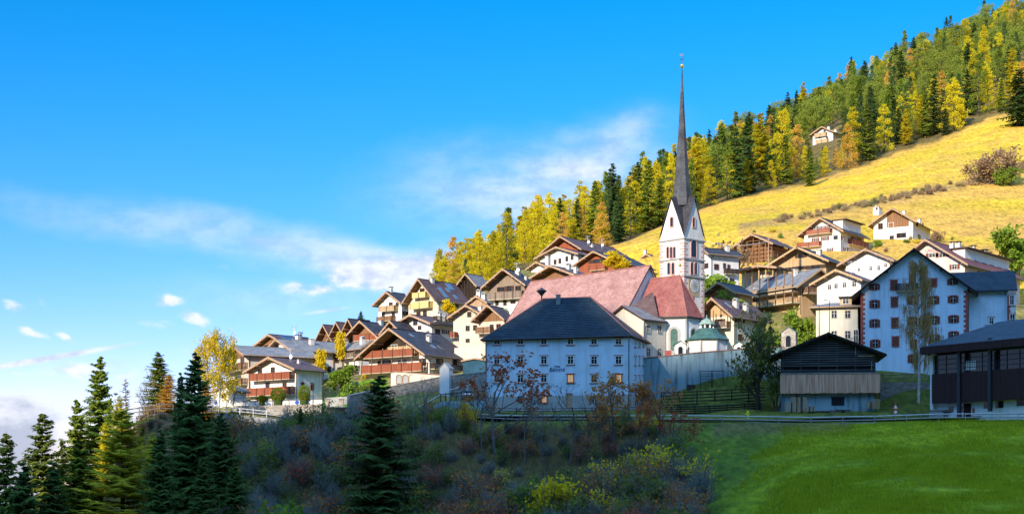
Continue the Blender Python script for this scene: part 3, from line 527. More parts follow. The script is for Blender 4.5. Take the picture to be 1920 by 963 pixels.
# ---- white house with hip roof
hh = house('inn', 'large white five-row-window house with a dark hipped roof and red window trims', 245, 17, 1181, 910, 1212, 768, 632, 548, cat='guesthouse', open_=True, over=.6, group=None, purl=False)
ww, dd = hh.w, hh.d; ze = hh.ze; zr = hh.zr
bpy.data.objects.remove(hh.roof)
m = MB(); m.box(-ww/2, ww/2, -dd/2, dd/2, -3, ze, SHADEW); m.obj('wall', hh.root)
x, zp, k = hh.onfront(1050, 741); MB().box(-ww/2-.05, ww/2+.05, -dd/2-.05, dd/2+.05, -3, zp, GREYP).obj('plinth', hh.root)
m = MB(); ov = .65; rl = 4.15; ex, ey = ww/2+ov, dd/2+ov; ez = ze+.22
A, B_, C_, D_ = (-ex, -ey, ez), (ex, -ey, ez), (ex, ey, ez), (-ex, ey, ez); r0, r1 = (-rl, 0, zr), (rl, 0, zr)
m.poly([A, B_, r1, r0], TBL).poly([B_, C_, r1], TBL).poly([C_, D_, r0, r1], TBL).poly([D_, A, r0], TBL)
m.box(-ex, ex, -ey, ey, ez-.14, ez-.004, SOF); rf = m.obj('roof', hh.root)
m = MB()
for p, q in ((B_, r1), (A, r0), (r0, r1), (C_, r1), (D_, r0)): m.tube([p, q], .11, 5, CAPR)
m.obj('ridge_caps', rf)
m = MB(); nr = 24
for i in range(1, nr):
    t = i/nr; y = lerp(-ey, 0, t); z = lerp(ez, zr, t)
    xl = lerp(-ex, -rl, t); xr = lerp(ex, rl, t); m.box(xl, xr, y-.03, y+.05, z-.02, z+.05, TBL)
m.obj('tile_courses', rf)
m = MB().tube([(-ex, -ey-.08, ez-.05), (ex, -ey-.08, ez-.05), (ex+.08, ey, ez-.05)], .09, 6, METD)
for sx in (-1, 1): m.tube([(sx*(ex-.2), -ey, ez-.1), (sx*(ww/2-.15), -dd/2-.12, ez-.7), (sx*(ww/2-.15), -dd/2-.12, -1)], .07, 6, METD)
m.obj('gutter', rf)
m = MB().box(-.35, .35, -.3, .3, -.8, 1.3, METAL).box(-.42, .42, -.37, .37, 1.3, 1.4, METAL)
x, z, k = hh.onfront(1054, 560); m.obj('chimney', rf, (-1.2, -.9, zr-.9))
m = MB().tube([(0, 0, -1.5), (0, 0, .9)], .12, 8, METD).lathe([(.15, .5), (.45, .9), (.75, 1.2), (.9, 1.32), (.9, 1.4), (.3, 1.75), (.05, 1.95)], METD, 14); m.obj('siren', rf, (-rl-.3, 0, zr))
for i, px in enumerate((932, 976, 1020, 1070, 1114, 1160)):
    x, z, k = hh.onfront(px, 640); window(hh.root, (x, -dd/2-.002, z), 'front', .9, .85, 'r')
    x, z, k = hh.onfront(px, 674.5); window(hh.root, (x, -dd/2-.002, z), 'front', .95, 1.25, 'r')
    x, z, k = hh.onfront(px, 709); window(hh.root, (x, -dd/2-.002, z), 'front', .95, 1.2, 'l' if i in (3, 5) else 'r')
for px, st in ((976, 'g'), (1021, 'l'), (1115, 'g'), (1160, 'g')):
    x, z, k = hh.onfront(px, 748); window(hh.root, (x, -dd/2-.06, z), 'front', .8, 1.0, st)
x, z, k = hh.onfront(1067, 752); dr = MB().box(x-.55, x+.55, -dd/2-.12, -dd/2-.05, z-1.2, z+1.2, OAK); dr.box(x-.65, x+.65, -dd/2-.16, -dd/2-.05, z+1.2, z+1.35, REDT); dr.obj('door', hh.root)
for px in (1191, 1198.5, 1206):
    for py in (642, 676, 712, 748):
        y, z, k = hh.onside(px, py); window(hh.root, (hh.xs+.002, y, z), 'right', .9, 1.2, 'r')
x, z, k = hh.onfront(1044, 696); text_part('Bënsté', hh.root, (x, -dd/2-.03, z), 1.0, LETB, shear=.25); x, z, k = hh.onfront(1044, 688.5); text_part('Cësa', hh.root, (x, -dd/2-.03, z), .55, LETB, shear=.2)
# ---- beige house with hip roof
he = house('house', 'cream three-storey house with grey roof standing between the barn and the blue-grey hotel', 262, 16, 1608, 1530, 1622, 672, 572, 548, cat='house', open_=True, purl=False, group=None)
bpy.data.objects.remove(he.roof); w_, d_, ze = he.w, he.d, he.ze
MB().box(-w_/2, w_/2, -d_/2, d_/2, -6, ze, CREAM).obj('wall', he.root)
ex, ey, ez, zr = w_/2+1.1, d_/2+.8, ze-.1, he.zr; m = MB(); A, B_, C_, D_ = (-ex, -ey, ez), (ex, -ey, ez), (ex, ey, ez), (-ex, ey, ez); r0, r1 = (-w_*.32, .5, zr), (ex, .5, zr)
m.poly([A, B_, r1, r0], TGY).poly([B_, C_, r1], TGY).poly([C_, D_, r0, r1], TGY).poly([D_, A, r0], TGY).box(-ex, ex, -ey, ey, ez-.22, ez-.004, OAK); rf = m.obj('roof', he.root)
m = MB().box(.4, 2.4, -ey*.75, 0, ez+.5, ez+1.9, LW).box(.1, 2.7, -ey*.8, .3, ez+1.9, ez+2.05, TGY); dm = m.obj('dormer', rf); window(dm, (1.4, -ey*.75-.002, ez+1.2), 'front', 1.0, .8, 'w')
for px in (1564, 1589.5):
    for py in (589, 627): x, z, k = he.onfront(px, py); window(he.root, (x, -d_/2-.002, z), 'front', .85, 1.25, 'g')
x, z, k = he.onfront(1607, 632); window(he.root, (x-.2, -d_/2-.002, z), 'front', .7, 2.6, 'w')
# ---- pale hotel on the right
ho = house('hotel', 'tall pale hotel with red corner quoins and brown shutters behind the weeping birch', 256, 14, 1815, 1614, 1838, 704, 540, 468, cat='hotel', wall=SHADEW, roof=TBL, over=1.6, fover=1.0, group=None, vergem=BLKW)
def wset(px, py, st='h', w=.85, h=1.2):
    x, z, k = ho.onfront(px, py); window(ho.root, (x, -ho.d/2-.002, z), 'front', w, h, st)
for px, py in ((1640, 538), (1640, 570), (1640, 606), (1641, 644)): wset(px, py, h=1.2 if py > 540 else .9)
for px, py in ((1676, 534), (1677, 566), (1678, 605), (1679, 640)): wset(px, py, 'c', 1.0, 1.5)
for px, py in ((1711, 522), (1712, 563), (1713, 602), (1713, 645), (1713, 672)): wset(px, py, 'c' if py in (522, 645) else 'h', .9, 1.3)
for px, py in ((1750, 530), (1751, 562.5), (1752, 600), (1752, 634)): wset(px, py, 'c' if py == 530 else 'h', .85 if py != 530 else 1.0)
for px, py in ((1786, 528), (1787, 561), (1788, 598), (1788, 628)): wset(px, py, h=1.15 if py > 530 else .9)
x, z, k = ho.onfront(1700, 541); balcony(ho.root, (x, -ho.d/2, z-.3), 'front', 3.6, 1.1, mat=DW, depth=1.0)
for py in (563, 602): y, z, k = ho.onside(1828, py); window(ho.root, (ho.xs+.002, 0, z), 'right', .8, 1.3, 's')
m = MB()
for sx in (-1, 1):
    z = -3.; i = 0
    while z < ho.ze-.5:
        l = .75 if i % 2 else .45; x0 = sx*(ho.w/2+.04); m.box(min(x0, x0-sx*l), max(x0, x0-sx*l), -ho.d/2-.05, -ho.d/2+.001 if sx < 0 else -ho.d/2+l*.8, z, z+.42, REDQ); z += .42; i += 1
m.obj('quoins', ho.root)
MB().box(-.35, .35, -.35, .35, -1, 1.4, METAL).obj('chimney', ho.roof, (ho.w*.42, ho.d*.1, ho.ze+.6))
wx0 = ho.w/2; m = MB(); m.box(wx0-.1, wx0+6.6, -ho.d/2+2.6, ho.d/2+5, -6, ho.ze-.3, SHADEW); wg = m.obj('side_wing', ho.root)
m = MB(); m.prism([(wx0-2.5, -ho.d/2+1.7, ho.ze-.5), (wx0+8.2, -ho.d/2+1.7, ho.ze-.5), (wx0+8.2, -ho.d/2+6.7, ho.ze+3.4), (wx0-4, -ho.d/2+6.7, ho.ze+3.4)], (0, 0, .25), TBL)
m.prism([(wx0-2.5, -ho.d/2+6.72, ho.ze+3.4), (wx0+8.2, -ho.d/2+6.72, ho.ze+3.4), (wx0+8.2, ho.d/2+7, ho.ze-.5), (wx0-2.5, ho.d/2+7, ho.ze-.5)], (0, 0, .25), TDK); m.obj('wing_roof', ho.root)
MB().box(wx0+6.6, wx0+8.0, -ho.d/2+2.0, ho.d/2, -6, ho.ze-.6, W).obj('bay', ho.root)
m = MB(); z = -3; i = 0
while z < ho.ze-1.2: l = .8 if i % 2 else .5; m.box(wx0+6.55, wx0+6.6+l*.6, -ho.d/2+1.95, -ho.d/2+1.999, z, z+.42, REDQ); z += .42; i += 1
m.obj('quoins', ho.root); window(ho.root, (wx0+4, -ho.d/2+2.598, 9.5), 'front', .6, 1.1, 'r'); window(ho.root, (wx0+7.3, -ho.d/2+1.998, 13), 'front', .6, 1.6, 'r'); window(ho.root, (wx0+7.4, -ho.d/2+1.998, 9.5), 'front', .7, 2.0, 'r')
# ------------------------------------------------------------ church
O = P(1217, 498, 270); ZR = O.z; gz = 21.6
ch = thing('church', 'white church with red tiled roofs and a slender grey needle spire', 'church', (O.x, O.y, 0), rad(-46.2))
PADS.append((O.x+4, O.y-1, 9, gz)); PADS.append((O.x-10, O.y+12, 12, gz)); PADS.append((O.x+9, O.y+8, 9, gz))
zn = ZR-1.37*8.2
MB().box(-31, 0, -8, 8, gz-5, zn+.3, W).prism([(-.45, -8, zn+.3), (-.45, 8, zn+.3), (-.45, 0, ZR-.35)], (.45, 0, 0), W).obj('nave_wall', ch)
m = MB(); e = zn-.25; yy = 8.45
m.prism([(-30.5, 0, ZR-.3), (.35, 0, ZR-.3), (.35, -yy, e-.3), (-31.2, -yy, e-.3)][::-1], (0, 0, .3), TRD)
m.prism([(-30.5, 0, ZR-.3), (.35, 0, ZR-.3), (.35, yy, e-.3), (-31.2, yy, e-.3)], (0, 0, .3), TRD)
m.prism([(-30.5, 0, ZR-.3), (-31.2, yy, e-.3), (-31.2, -yy, e-.3)][::-1], (0, 0, .29), TRD)
nr = m.obj('nave_roof', ch)
m = MB().tube([(-30.5, 0, ZR+.03), (.4, 0, ZR+.03)], .14, 6, CAPR).tube([(.38, 0, ZR), (.38, -yy, e)], .12, 5, METD).tube([(.38, 0, ZR), (.38, yy, e)], .12, 5, METD).tube([(-30.5, 0, ZR), (-31.2, -yy, e)], .12, 5, CAPR); m.obj('ridge_caps', nr)
m = MB()
for x in (-26, -19, -12, -5): m.box(x-.7, x+.7, -8.05, -7.99, gz+2.5, gz+6, GLASS)
m.obj('nave_windows', ch)
# choir with apse
ze = P(1243, 592, 262).z; zc2 = P(1273, 516, 265).z
cs = [(-.1, -4.3), (6.9, -4.3), (10.2, -2), (10.2, 2), (6.9, 4.3), (-.1, 4.3)]
MB().prism([(x, y, gz-5) for x, y in cs], (0, 0, ze-gz+5), W).obj('choir_wall', ch)
er = [(.36, -4.75), (7.1, -4.75), (10.7, -2.2), (10.7, 2.2), (7.1, 4.75), (.36, 4.75)]; E = [(x, y, ze-.15) for x, y in er]; ap = (7.2, 0, zc2); rs = (.36, 0, zc2)
m = MB().poly([E[0], E[1], ap, rs], TRC).poly([E[1], E[2], ap], TRC).poly([E[2], E[3], ap], TRC).poly([E[3], E[4], ap], TRC).poly([E[4], E[5], rs, ap], TRC)
m.prism([(x, y, ze-.4) for x, y in er], (0, 0, .245), METD); crf = m.obj('choir_roof', ch)
m = MB()
for k in (1, 2, 3): m.tube([E[k], ap], .08, 5, CAPR)
m.tube([ap, rs], .12, 5, CAPR).tube([ap, (7.2, 0, zc2+3.1)], .06, 5, METD); m.obj('ridge_caps', crf)
MB().lathe([(.05, zc2+1.5), (.28, zc2+1.75), (.28, zc2+1.95), (.05, zc2+2.2)], GOLD, 10, (7.2, 0)).box(7.16, 7.24, -.4, .4, zc2+2.7, zc2+2.8, GOLD).obj('finial', crf)
m = MB()
for (x, y) in cs[1:5]: m.tube([(x, y, gz-4), (x, y, ze-.4)], .2, 4, GREYP)
m.obj('pilasters', ch)
def arch_pts(w, h, n=8): return [(-w/2, -h/2), (w/2, -h/2)]+[(w/2*math.cos(math.pi*i/n), h/2-w/2+w/2*math.sin(math.pi*i/n)) for i in range(n+1)]
def arch_window(parent, loc, rz, w, h, fm, glass=GLASS, ring=.18, nm='window', depth=.12):
    pts = arch_pts(w, h); m = MB().prism([(x, -.03, z) for x, z in pts], (0, .05, 0), glass); p = m.obj(nm, parent, loc, rz)
    m = MB(); po = [(x*(1+2*ring/w), z*(1+2*ring/h)) for x, z in pts]; n = len(pts)
    for i in range(n):
        j = (i+1) % n; a, b, c, d = po[i], po[j], pts[j], pts[i]
        m.prism([(a[0], -depth, a[1]), (b[0], -depth, b[1]), (c[0], -depth, c[1]), (d[0], -depth, d[1])], (0, depth+.02, 0), fm)
    m.obj('window_surround', p); return p
a_ab = math.atan2(2.3, 3.3)
mx, my = 8.55, -3.15; aw = arch_window(ch, (mx+.02, my-.03, (P(1265, 637, 262).z)), a_ab, 1.25, 3.9, GREYP, COP, .42)
aw2 = arch_window(ch, (10.22, 0, P(1300, 637, 262).z), math.pi/2, 1.25, 3.9, GREYP, COP, .3)
# sacristy wing in front of the choir
zs0 = P(1207, 598, 257.7).z; zs1 = P(1170, 575, 261).z
m = MB().prism([(-1.8, -10, gz-4), (7.5, -10, gz-4), (7.5, -10, zs0), (2.85, -10, zs1), (-1.8, -10, zs0)], (0, 5.8, 0), CREAM); m.obj('sacristy_wall', ch)
m = MB(); sl = (zs1-zs0)/4.65
for sx in (-1, 1):
    pts = [(2.85, -10.6, zs1), (2.85+sx*5.2, -10.6, zs1-sl*5.2), (2.85+sx*5.2, -4.2, zs1-sl*5.2), (2.85, -4.2, zs1)]
    m.prism(pts if sx > 0 else pts[::-1], (0, 0, .25), TBR, TGY)
m.poly([(1.2, -8.0, zs1-.4), (7.0, -5.5, zs1-1.9), (3.6, -3.2, zs1+3.2)], TBR).poly([(1.2, -8.0, zs1-.4), (3.6, -3.2, zs1+3.2), (-.5, -4.5, zs1-.5)], COPL)
sr = m.obj('sacristy_roof', ch)
MB().tube([(8.1, -10.6, zs1-sl*5.2), (8.1, -4.3, zs1-sl*5.2)], .09, 6, METD).tube([(8.05, -10.4, zs1-sl*5.2), (7.65, -10.12, zs1-sl*5.2-.7), (7.65, -10.12, gz)], .08, 6, METD).obj('gutter', sr)
for px in (1215, 1236):
    for py in (617, 660):
        s1 = (px-960)/F; X0, Y0 = O.x, O.y; ca, sa = math.cos(rad(-46.2)), math.sin(rad(-46.2))
        # face x=5.2 : world = O + 5.2 e + y s
        bx, by = X0+7.5*ca, Y0+7.5*sa; sx_, sy_ = -sa, ca; l = (s1*by-bx)/(sx_-s1*sy_); Y = by+l*sy_
        window(ch, (7.502, l, P(px, py, Y).z), 'right', .8, 1.25, 'g')
# tower
T = thing('tmp', 'x', 'x'); bpy.data.objects.remove(T)
tx1, tx0 = 1.75, -4.1; ty0, ty1 = 7.75, 13.6
def tz(py): return P(1283, py, 274).z
zt0, zcor = gz-4, tz(446); txc, tyc = (tx0+tx1)/2, (ty0+ty1)/2; hw = (tx1-tx0)/2
TW = plaster('tower_limewash', (.82, .76, .67)); MB().box(tx0, tx1, ty0, ty1, zt0, zcor, TW).obj('tower_wall', ch)
m = MB()
for py in (446, 483, 516): z = tz(py); m.box(tx0-.22, tx1+.22, ty0-.22, ty1+.22, z-.12, z+.12, GREYP)
m.obj('cornice', ch)
m = MB(); z = tz(600); i = 0; qh = .52
while z < zcor-.7:
    l = .95 if i % 2 else .55
    if i % 2 or 1:
        for (cx, cy) in ((tx0, ty0), (tx1, ty0), (tx1, ty1)):
            sx = 1 if cx == tx1 else -1; sy = 1 if cy == ty1 else -1
            m.box(min(cx+sx*.04, cx-sx*l), max(cx+sx*.04, cx-sx*l), min(cy+sy*.04, cy-sy*l), max(cy+sy*.04, cy-sy*l), z, z+qh*.62, PINK)
    z += qh; i += 1
m.obj('quoins', ch)
zg = tz(372)+.4
m = MB()
for k in range(4):
    a = k*math.pi/2; c, s = math.cos(a), math.sin(a)
    def rt(x, y, z): return (txc+x*c-y*s, tyc+x*s+y*c, z)
    m.prism([rt(-hw, -hw, zcor+.12), rt(hw, -hw, zcor+.12), rt(0, -hw, zg)], Vector(rt(0, .3, 0))-Vector(rt(0, 0, 0)), TW)
m.obj('tower_gables', ch)
# roof between gables + spire (octagonal)
zs = tz(371)+.5; ztip = tz(124)+1.1; sr_ = 1.95
m = MB()
ang = [math.pi/8+k*math.pi/4 for k in range(8)]
oc = [(txc+sr_*math.cos(t), tyc+sr_*math.sin(t)) for t in ang]
# valleys: from each tower corner up to the spire at octagon height
gp4 = [(0, -hw-.25), (hw+.25, 0), (0, hw+.25), (-hw-.25, 0)]; cn = [(hw+.2, -hw-.2), (hw+.2, hw+.2), (-hw-.2, hw+.2), (-hw-.2, -hw-.2)]
zb_ = zg+.15; zin = zs+1.2
for k in range(4):
    g0 = gp4[k]; g1 = gp4[(k+1) % 4]; c0 = cn[k]
    G0_ = (txc+g0[0], tyc+g0[1], zb_); G1_ = (txc+g1[0], tyc+g1[1], zb_); C0 = (txc+c0[0], tyc+c0[1], zcor+.15); top = (txc, tyc, zb_+1.0)
    m.poly([C0, G1_, top, G0_], TDK)
m.obj('gable_roof', ch)
m = MB(); hgt = ztip-zs
for k in range(8):
    prof = [(1.0, -.6), (.90, .04), (.72, .16), (.50, .36), (.30, .60), (.12, .86), (.035, 1.0)]
for (ra, ha), (rb, hb_) in zip(prof, prof[1:]):
    for k in range(8):
        a0, a1 = ang[k], ang[(k+1) % 8]
        za = zs+(hgt*ha if ha >= 0 else ha*2.2); zb2 = zs+hgt*hb_
        m.poly([(txc+sr_*ra*math.cos(a0), tyc+sr_*ra*math.sin(a0), za), (txc+sr_*ra*math.cos(a1), tyc+sr_*ra*math.sin(a1), za), (txc+sr_*rb*math.cos(a1), tyc+sr_*rb*math.sin(a1), zb2), (txc+sr_*rb*math.cos(a0), tyc+sr_*rb*math.sin(a0), zb2)], SHG)
sp = m.obj('spire', ch)
MB().tube([(txc, tyc, ztip-.5), (txc, tyc, ztip+2.2)], .06, 6, METD).lathe([(.05, ztip-.4), (.30, ztip-.2), (.38, ztip+.05), (.30, ztip+.3), (.05, ztip+.5)], GOLD, 12, (txc, tyc)).obj('ball', sp)
m = MB().box(txc-.5, txc+.45, tyc-.03, tyc+.03, ztip+1.25, ztip+1.38, METD).prism([(txc-.55, tyc-.03, ztip+2.15), (txc-.1, tyc-.03, ztip+1.85), (txc+.35, tyc-.03, ztip+1.95), (txc+.3, tyc-.03, ztip+2.4), (txc, tyc-.03, ztip+2.15), (txc-.4, tyc-.03, ztip+2.5)], (0, .06, 0), METAL); m.obj('weathercock', sp)
def tl(px, py):  # left tower face (y = ty0): local x,z
    ca, sa = math.cos(rad(-46.2)), math.sin(rad(-46.2)); bx, by = O.x-sa*ty0, O.y+ca*ty0; s1 = (px-960)/F
    l = (s1*by-bx)/(ca-s1*sa); Y = by+l*sa; return l, P(px, py, Y).z
def tr(px, py):
    ca, sa = math.cos(rad(-46.2)), math.sin(rad(-46.2)); bx, by = O.x+ca*tx1, O.y+sa*tx1; s1 = (px-960)/F
    l = (s1*by-bx)/(-sa-s1*ca); Y = by+l*ca; return l, P(px, py, Y).z
for px in (1252.5, 1259, 1265): x, z = tl(px, 473); arch_window(ch, (x, ty0-.01, z), 0, .5, 2.0, PINK, ring=.1)
for px in (1254.5, 1262.5): x, z = tl(px, 503); arch_window(ch, (x, ty0-.01, z), 0, .6, 2.1, PINK, ring=.14)
y, z = tr(1300.5, 466); arch_window(ch, (tx1+.01, y, z), math.pi/2, 1.5, 3.1, PINK, ring=.2)
for px in (1297, 1304.5): y, z = tr(px, 503); arch_window(ch, (tx1+.01, y, z), math.pi/2, .75, 2.2, PINK, ring=.12)
x, z = tl(1260, 416); arch_window(ch, (x, ty0-.01, z), 0, .65, 1.7, PINK, ring=.18); y, z = tr(1300.5, 417); arch_window(ch, (tx1+.01, y, z), math.pi/2, .65, 1.7, PINK, ring=.18)
yc, zc_ = tr(1302, 535.5); r_ = 1.12
m = MB().box(tx1+.003, tx1+.05, yc-1.75, yc+1.35, zc_-2.0, zc_+1.85, plaster('clock_panel', (.50, .38, .24))); cp = m.obj('clock_panel', ch)
m = MB(); n = 32
m.prism([(tx1+.05, yc+1.22*math.cos(2*math.pi*i/n), zc_+1.22*math.sin(2*math.pi*i/n)) for i in range(n)], (.05, 0, 0), W)
m.prism([(tx1+.1, yc+.74*math.cos(2*math.pi*i/n), zc_+.74*math.sin(2*math.pi*i/n)) for i in range(n)], (.02, 0, 0), GREYP)
for i in range(12):
    t = 2*math.pi*i/12; c, s = math.cos(t), math.sin(t); m.prism([(tx1+.1, yc+rr*c+dd_*(-s), zc_+rr*s+dd_*c) for rr, dd_ in ((.82, -.05), (1.12, -.07), (1.12, .07), (.82, .05))], (.02, 0, 0), METD)
cl = m.obj('clock_face', cp)
for ln, an, wd_ in ((.75, rad(140), .09), (1.05, rad(-32), .07), (.6, rad(-12), .09)):
    c, s = math.cos(an), math.sin(an); MB().prism([(tx1+.14, yc+rr*c+dd_*(-s), zc_+rr*s+dd_*c) for rr, dd_ in ((-.1, -wd_/2), (ln*.7, -wd_), (ln, 0), (ln*.7, wd_), (-.1, wd_/2))], (.03, 0, 0), GOLD).obj('clock_hand', cl)
y, z = tr(1300.5, 558); MB().box(tx1, tx1+.04, y-.2, y+.2, z-.35, z+.35, REDT).obj('slit_window', ch)
# ---- chapel pavilion with green roof
pc = P(1325, 664, 260); pv = thing('chapel', 'small octagonal chapel with a green bell-shaped copper roof and open lantern', 'chapel', (pc.x, pc.y, pc.z), 0)

k8 = .271*1.0/2.8*10/10
def lo(prof, mat, nm, par=pv): return MB().lathe(prof, mat, 8).obj(nm, par)
lo([(3.55, -3), (3.55, 2.45)], W, 'wall')
m = MB()
for j in range(8): t = 2*math.pi*(j+.5)/8; m.tube([(3.55*math.cos(t), 3.55*math.sin(t), -2), (3.55*math.cos(t), 3.55*math.sin(t), 2.4)], .17, 4, GREYP)
m.obj('pilasters', pv)
prf = lo([(4.05, 2.35), (4.05, 2.5), (3.2, 2.95), (2.4, 3.5), (1.9, 4.15), (1.75, 4.35)], COP, 'roof')
m = MB()
for j in range(8): t = 2*math.pi*(j+.5)/8; m.tube([(1.15*math.cos(t), 1.15*math.sin(t), 4.2), (1.15*math.cos(t), 1.15*math.sin(t), 5.25)], .16, 5, W)
lt = m.lathe([(1.35, 4.3), (1.35, 4.5)], COP, 8).obj('lantern', pv)
MB().lathe([(1.5, 5.15), (1.45, 5.3), (1.15, 5.6), (.95, 5.9), (.45, 6.15), (.12, 6.35), (.04, 6.9)], COPL, 8).obj('lantern_roof', lt)
def shrine(name, label, px, py, D, w, h, roofm, mat=W, rz=0, dark=True, cat='shrine'):
    c = P(px, py, D); t = thing(name, label, cat, c, rz)
    MB().prism([(-w/2, -.6, -2), (w/2, -.6, -2), (w/2, -.6, h*.75), (0, -.6, h-.1), (-w/2, -.6, h*.75)], (0, 1.5, 0), mat).obj('wall', t)
    m = MB()
    for sx in (-1, 1):
        pts = [(0, -.75, h-.08), (sx*(w/2+.2), -.75, h*.75-.14), (sx*(w/2+.2), 1.05, h*.75-.14), (0, 1.05, h-.08)]; m.prism(pts if sx > 0 else pts[::-1], (0, 0, .12), roofm)
    m.obj('roof', t)
    if dark: arch_window(t, (0, -.61, h*.36), 0, w*.36, h*.5, GREYP, nm='niche', ring=.08)
    return t
shrine('grave_chapel', 'small white gabled tomb in front of the apse wall', 1275, 668, 258, 1.9, 2.7, COP, cat='tomb')
shrine('wall_pillar', 'tall white pillar shrine with a rounded top in the stone wall left of the hip-roofed house', 836, 722, 266, 1.9, 4.0, GREYP, dark=False, rz=rad(-25))
shrine('grave_chapel', 'stone gabled tomb with arch and green roof beside the dark barn', 1480, 655, 258.5, 2.5, 3.9, COP, STONEL, rz=rad(-25), cat='tomb')
shrine('grave_chapel', 'small white gabled tomb behind the leafy tree', 1384, 668, 260, 1.6, 2.6, COP, cat='tomb')
t = thing('grave_marker', 'dark red grave marker on the churchyard wall left of the white tomb', 'gravestone', P(1253, 668, 257.5)); MB().box(-.55, .55, -.1, .1, -1, 1.0, REDT).box(-.65, .65, -.15, .15, 1.0, 1.1, GREYP).obj('slab', t)
# ---- dark barn in front
bn = house('barn', 'dark timber barn with a pale board band and slatted upper storey beside the road', 237, 8, 1640, 1466, 1652, 770, 659, 625, cat='barn', open_=True, roof=BLKW, over=1.7, fover=1.2, group=None, vergem=BLKW, back=13, thick=.18)
w, d = bn.w, bn.d; z1 = bn.onfront(1550, 736)[1]; z2 = bn.onfront(1550, 701)[1]; ze = bn.ze
MB().box(-w/2, w/2, -d/2, d/2, -3, z1, CONCD).obj('base_wall', bn.root)
m = MB(); nb = 58; rr = random.Random(3)
for i in range(nb):
    x0 = -w/2-.3+i*(w+1.0)/nb; o_ = rr.uniform(0, .035); m.box(x0+.01, x0+(w+1.0)/nb-.01, -d/2-1.0-o_, -d/2-.95, z1-.1+rr.uniform(-.05, .05), z2, BARNW)
ns = 20
for i in range(ns): y0 = -d/2-.95+i*(4)/ns; m.box(w/2+.7, w/2+.75, y0+.01, y0+4/ns-.01, z1-.1, z2, BARNW)
m.obj('board_band', bn.root)
MB().box(-w/2-.3, w/2+.75, -d/2-.94, -d/2, z1-.12, z1+.06, SOF).obj('floor_beam', bn.root)
MB().box(-w/2-.35, w/2+.8, -d/2-1.1, -d/2-.9, z2, z2+.12, METAL).obj('sill_beam', bn.root)
m = MB(); z = z2+.2; k = 0
while z < bn.zr-.7:
    hw_ = w/2 if z < ze else max(.3, (bn.zr-z)/bn.sl-.1)
    if not (z1+3.6 < z < z1+3.9): m.box(-hw_, hw_, -d/2-.1, -d/2-.03, z, z+.17, SLAT)
    if z < ze: m.box(w/2+.02, w/2+.1, -d/2, d/2, z, z+.17, SLAT)
    z += .36; k += 1
m.obj('slats', bn.root)
m = MB()
for i in range(6): x = -w/2+.1+i*(w-.2)/5; m.box(x-.12, x+.12, -d/2-.02, -d/2+.22, z1, bn.zr-bn.sl*abs(x)-.1, DW)
for i in range(5): y = -d/2+i*d/4; m.box(w/2-.1, w/2+.1, y-.1, y+.1, z1, ze-.1, DW)
m.obj('posts', bn.root)
MB().prism([(-w/2+.3, -d/2+.5, z1), (w/2-.5, -d/2+.5, z1), (w/2-.5, -d/2+.5, ze), (0, -d/2+.5, bn.zr-.5), (-w/2+.3, -d/2+.5, ze)], (0, d-1, 0), BLKW).obj('inner_wall', bn.root)
x, z, k = bn.onfront(1571, 752); wb = MB().box(x-1.0, x+1.0, -d/2-.05, -d/2-.002, z-.65, z+.65, GLASS).obj('window', bn.root)
m = MB().box(x-1.1, x+1.1, -d/2-.08, -d/2-.051, z+.6, z+.75, DW)
for j in range(-3, 4): m.box(x+j*.28-.02, x+j*.28+.02, -d/2-.09, -d/2-.06, z-.65, z+.65, METD)
m.obj('window_bars', wb)
x, z, k = bn.onfront(1604, 657); MB().box(x-.06, x+.06, -d/2-.2, -d/2-.11, z-.7, z+.7, METAL).obj('pipe', bn.root)
x, z, k = bn.onfront(1624, 667); MB().box(x-1.3, x+1.3, -d/2-.2, -d/2-.11, z-.1, z+.1, OAK).obj('loose_board', bn.root)
def pallet_stack(label, px, py, D, n, lean=0, rz=0, upright=True):
    c = P(px, py, D); t = thing('pallet_stack' if not upright else 'pallet', label, 'pallet', c, rz, 'wooden pallets against the barn'); m = MB()
    if upright:
        for r_i in range(n):
            z0 = r_i*.8
            for j in range(5): m.box(-.5, .5, .02+j*.0, .08, z0+j*.16, z0+j*.16+.1, PALLET)
            for j in (-.45, 0, .45): m.box(j-.05, j+.05, .08, .2, z0, z0+.75, PALLET)
            for j in range(5): m.box(-.5, .5, .2, .24, z0+j*.16, z0+j*.16+.1, PALLET)
    else:
        for r_i in range(n):
            z0 = r_i*.15
            for j in range(5): m.box(-.6, .6, -.5+j*.22, -.5+j*.22+.12, z0+.11, z0+.14, PALLET)
            for j in (-.55, 0, .55): m.box(j-.05, j+.05, -.5, .5, z0, z0+.11, PALLET)
    m.obj('boards', t); return t
for i, (px, lb) in enumerate(((1480, 'leftmost column of wooden pallets leaning on the barn base'), (1489, 'second column of wooden pallets leaning on the barn base'), (1499, 'third column of wooden pallets leaning on the barn base'), (1507, 'rightmost of the tall pallet columns left of the barn window'))):
    pallet_stack(lb, px, 772, 235.2, 3 if i else 2)
pallet_stack('low stack of wooden pallets between the tall pallets and the barn window', 1519, 772, 235, 6, upright=False)
pallet_stack('stack of flat pallets under the right corner of the board band', 1634, 766, 236, 8, upright=False); pallet_stack('pale pallet standing upright at the right corner of the barn', 1644, 766, 235.2, 2)
t = thing('timber_pile', 'low pile of dark boards lying below the barn window', 'wood pile', P(1554, 772, 235.0)); m = MB()
for i in range(26): y = rr.uniform(-.5, .5); z = rr.uniform(0, .45)*(1-abs(i-13)/16); x = rr.uniform(-2.5, 1.5); m.box(x, x+rr.uniform(1, 2.4), y, y+.18, z-.1, z+.05, DW if i % 3 else GW)
m.obj('boards', t)
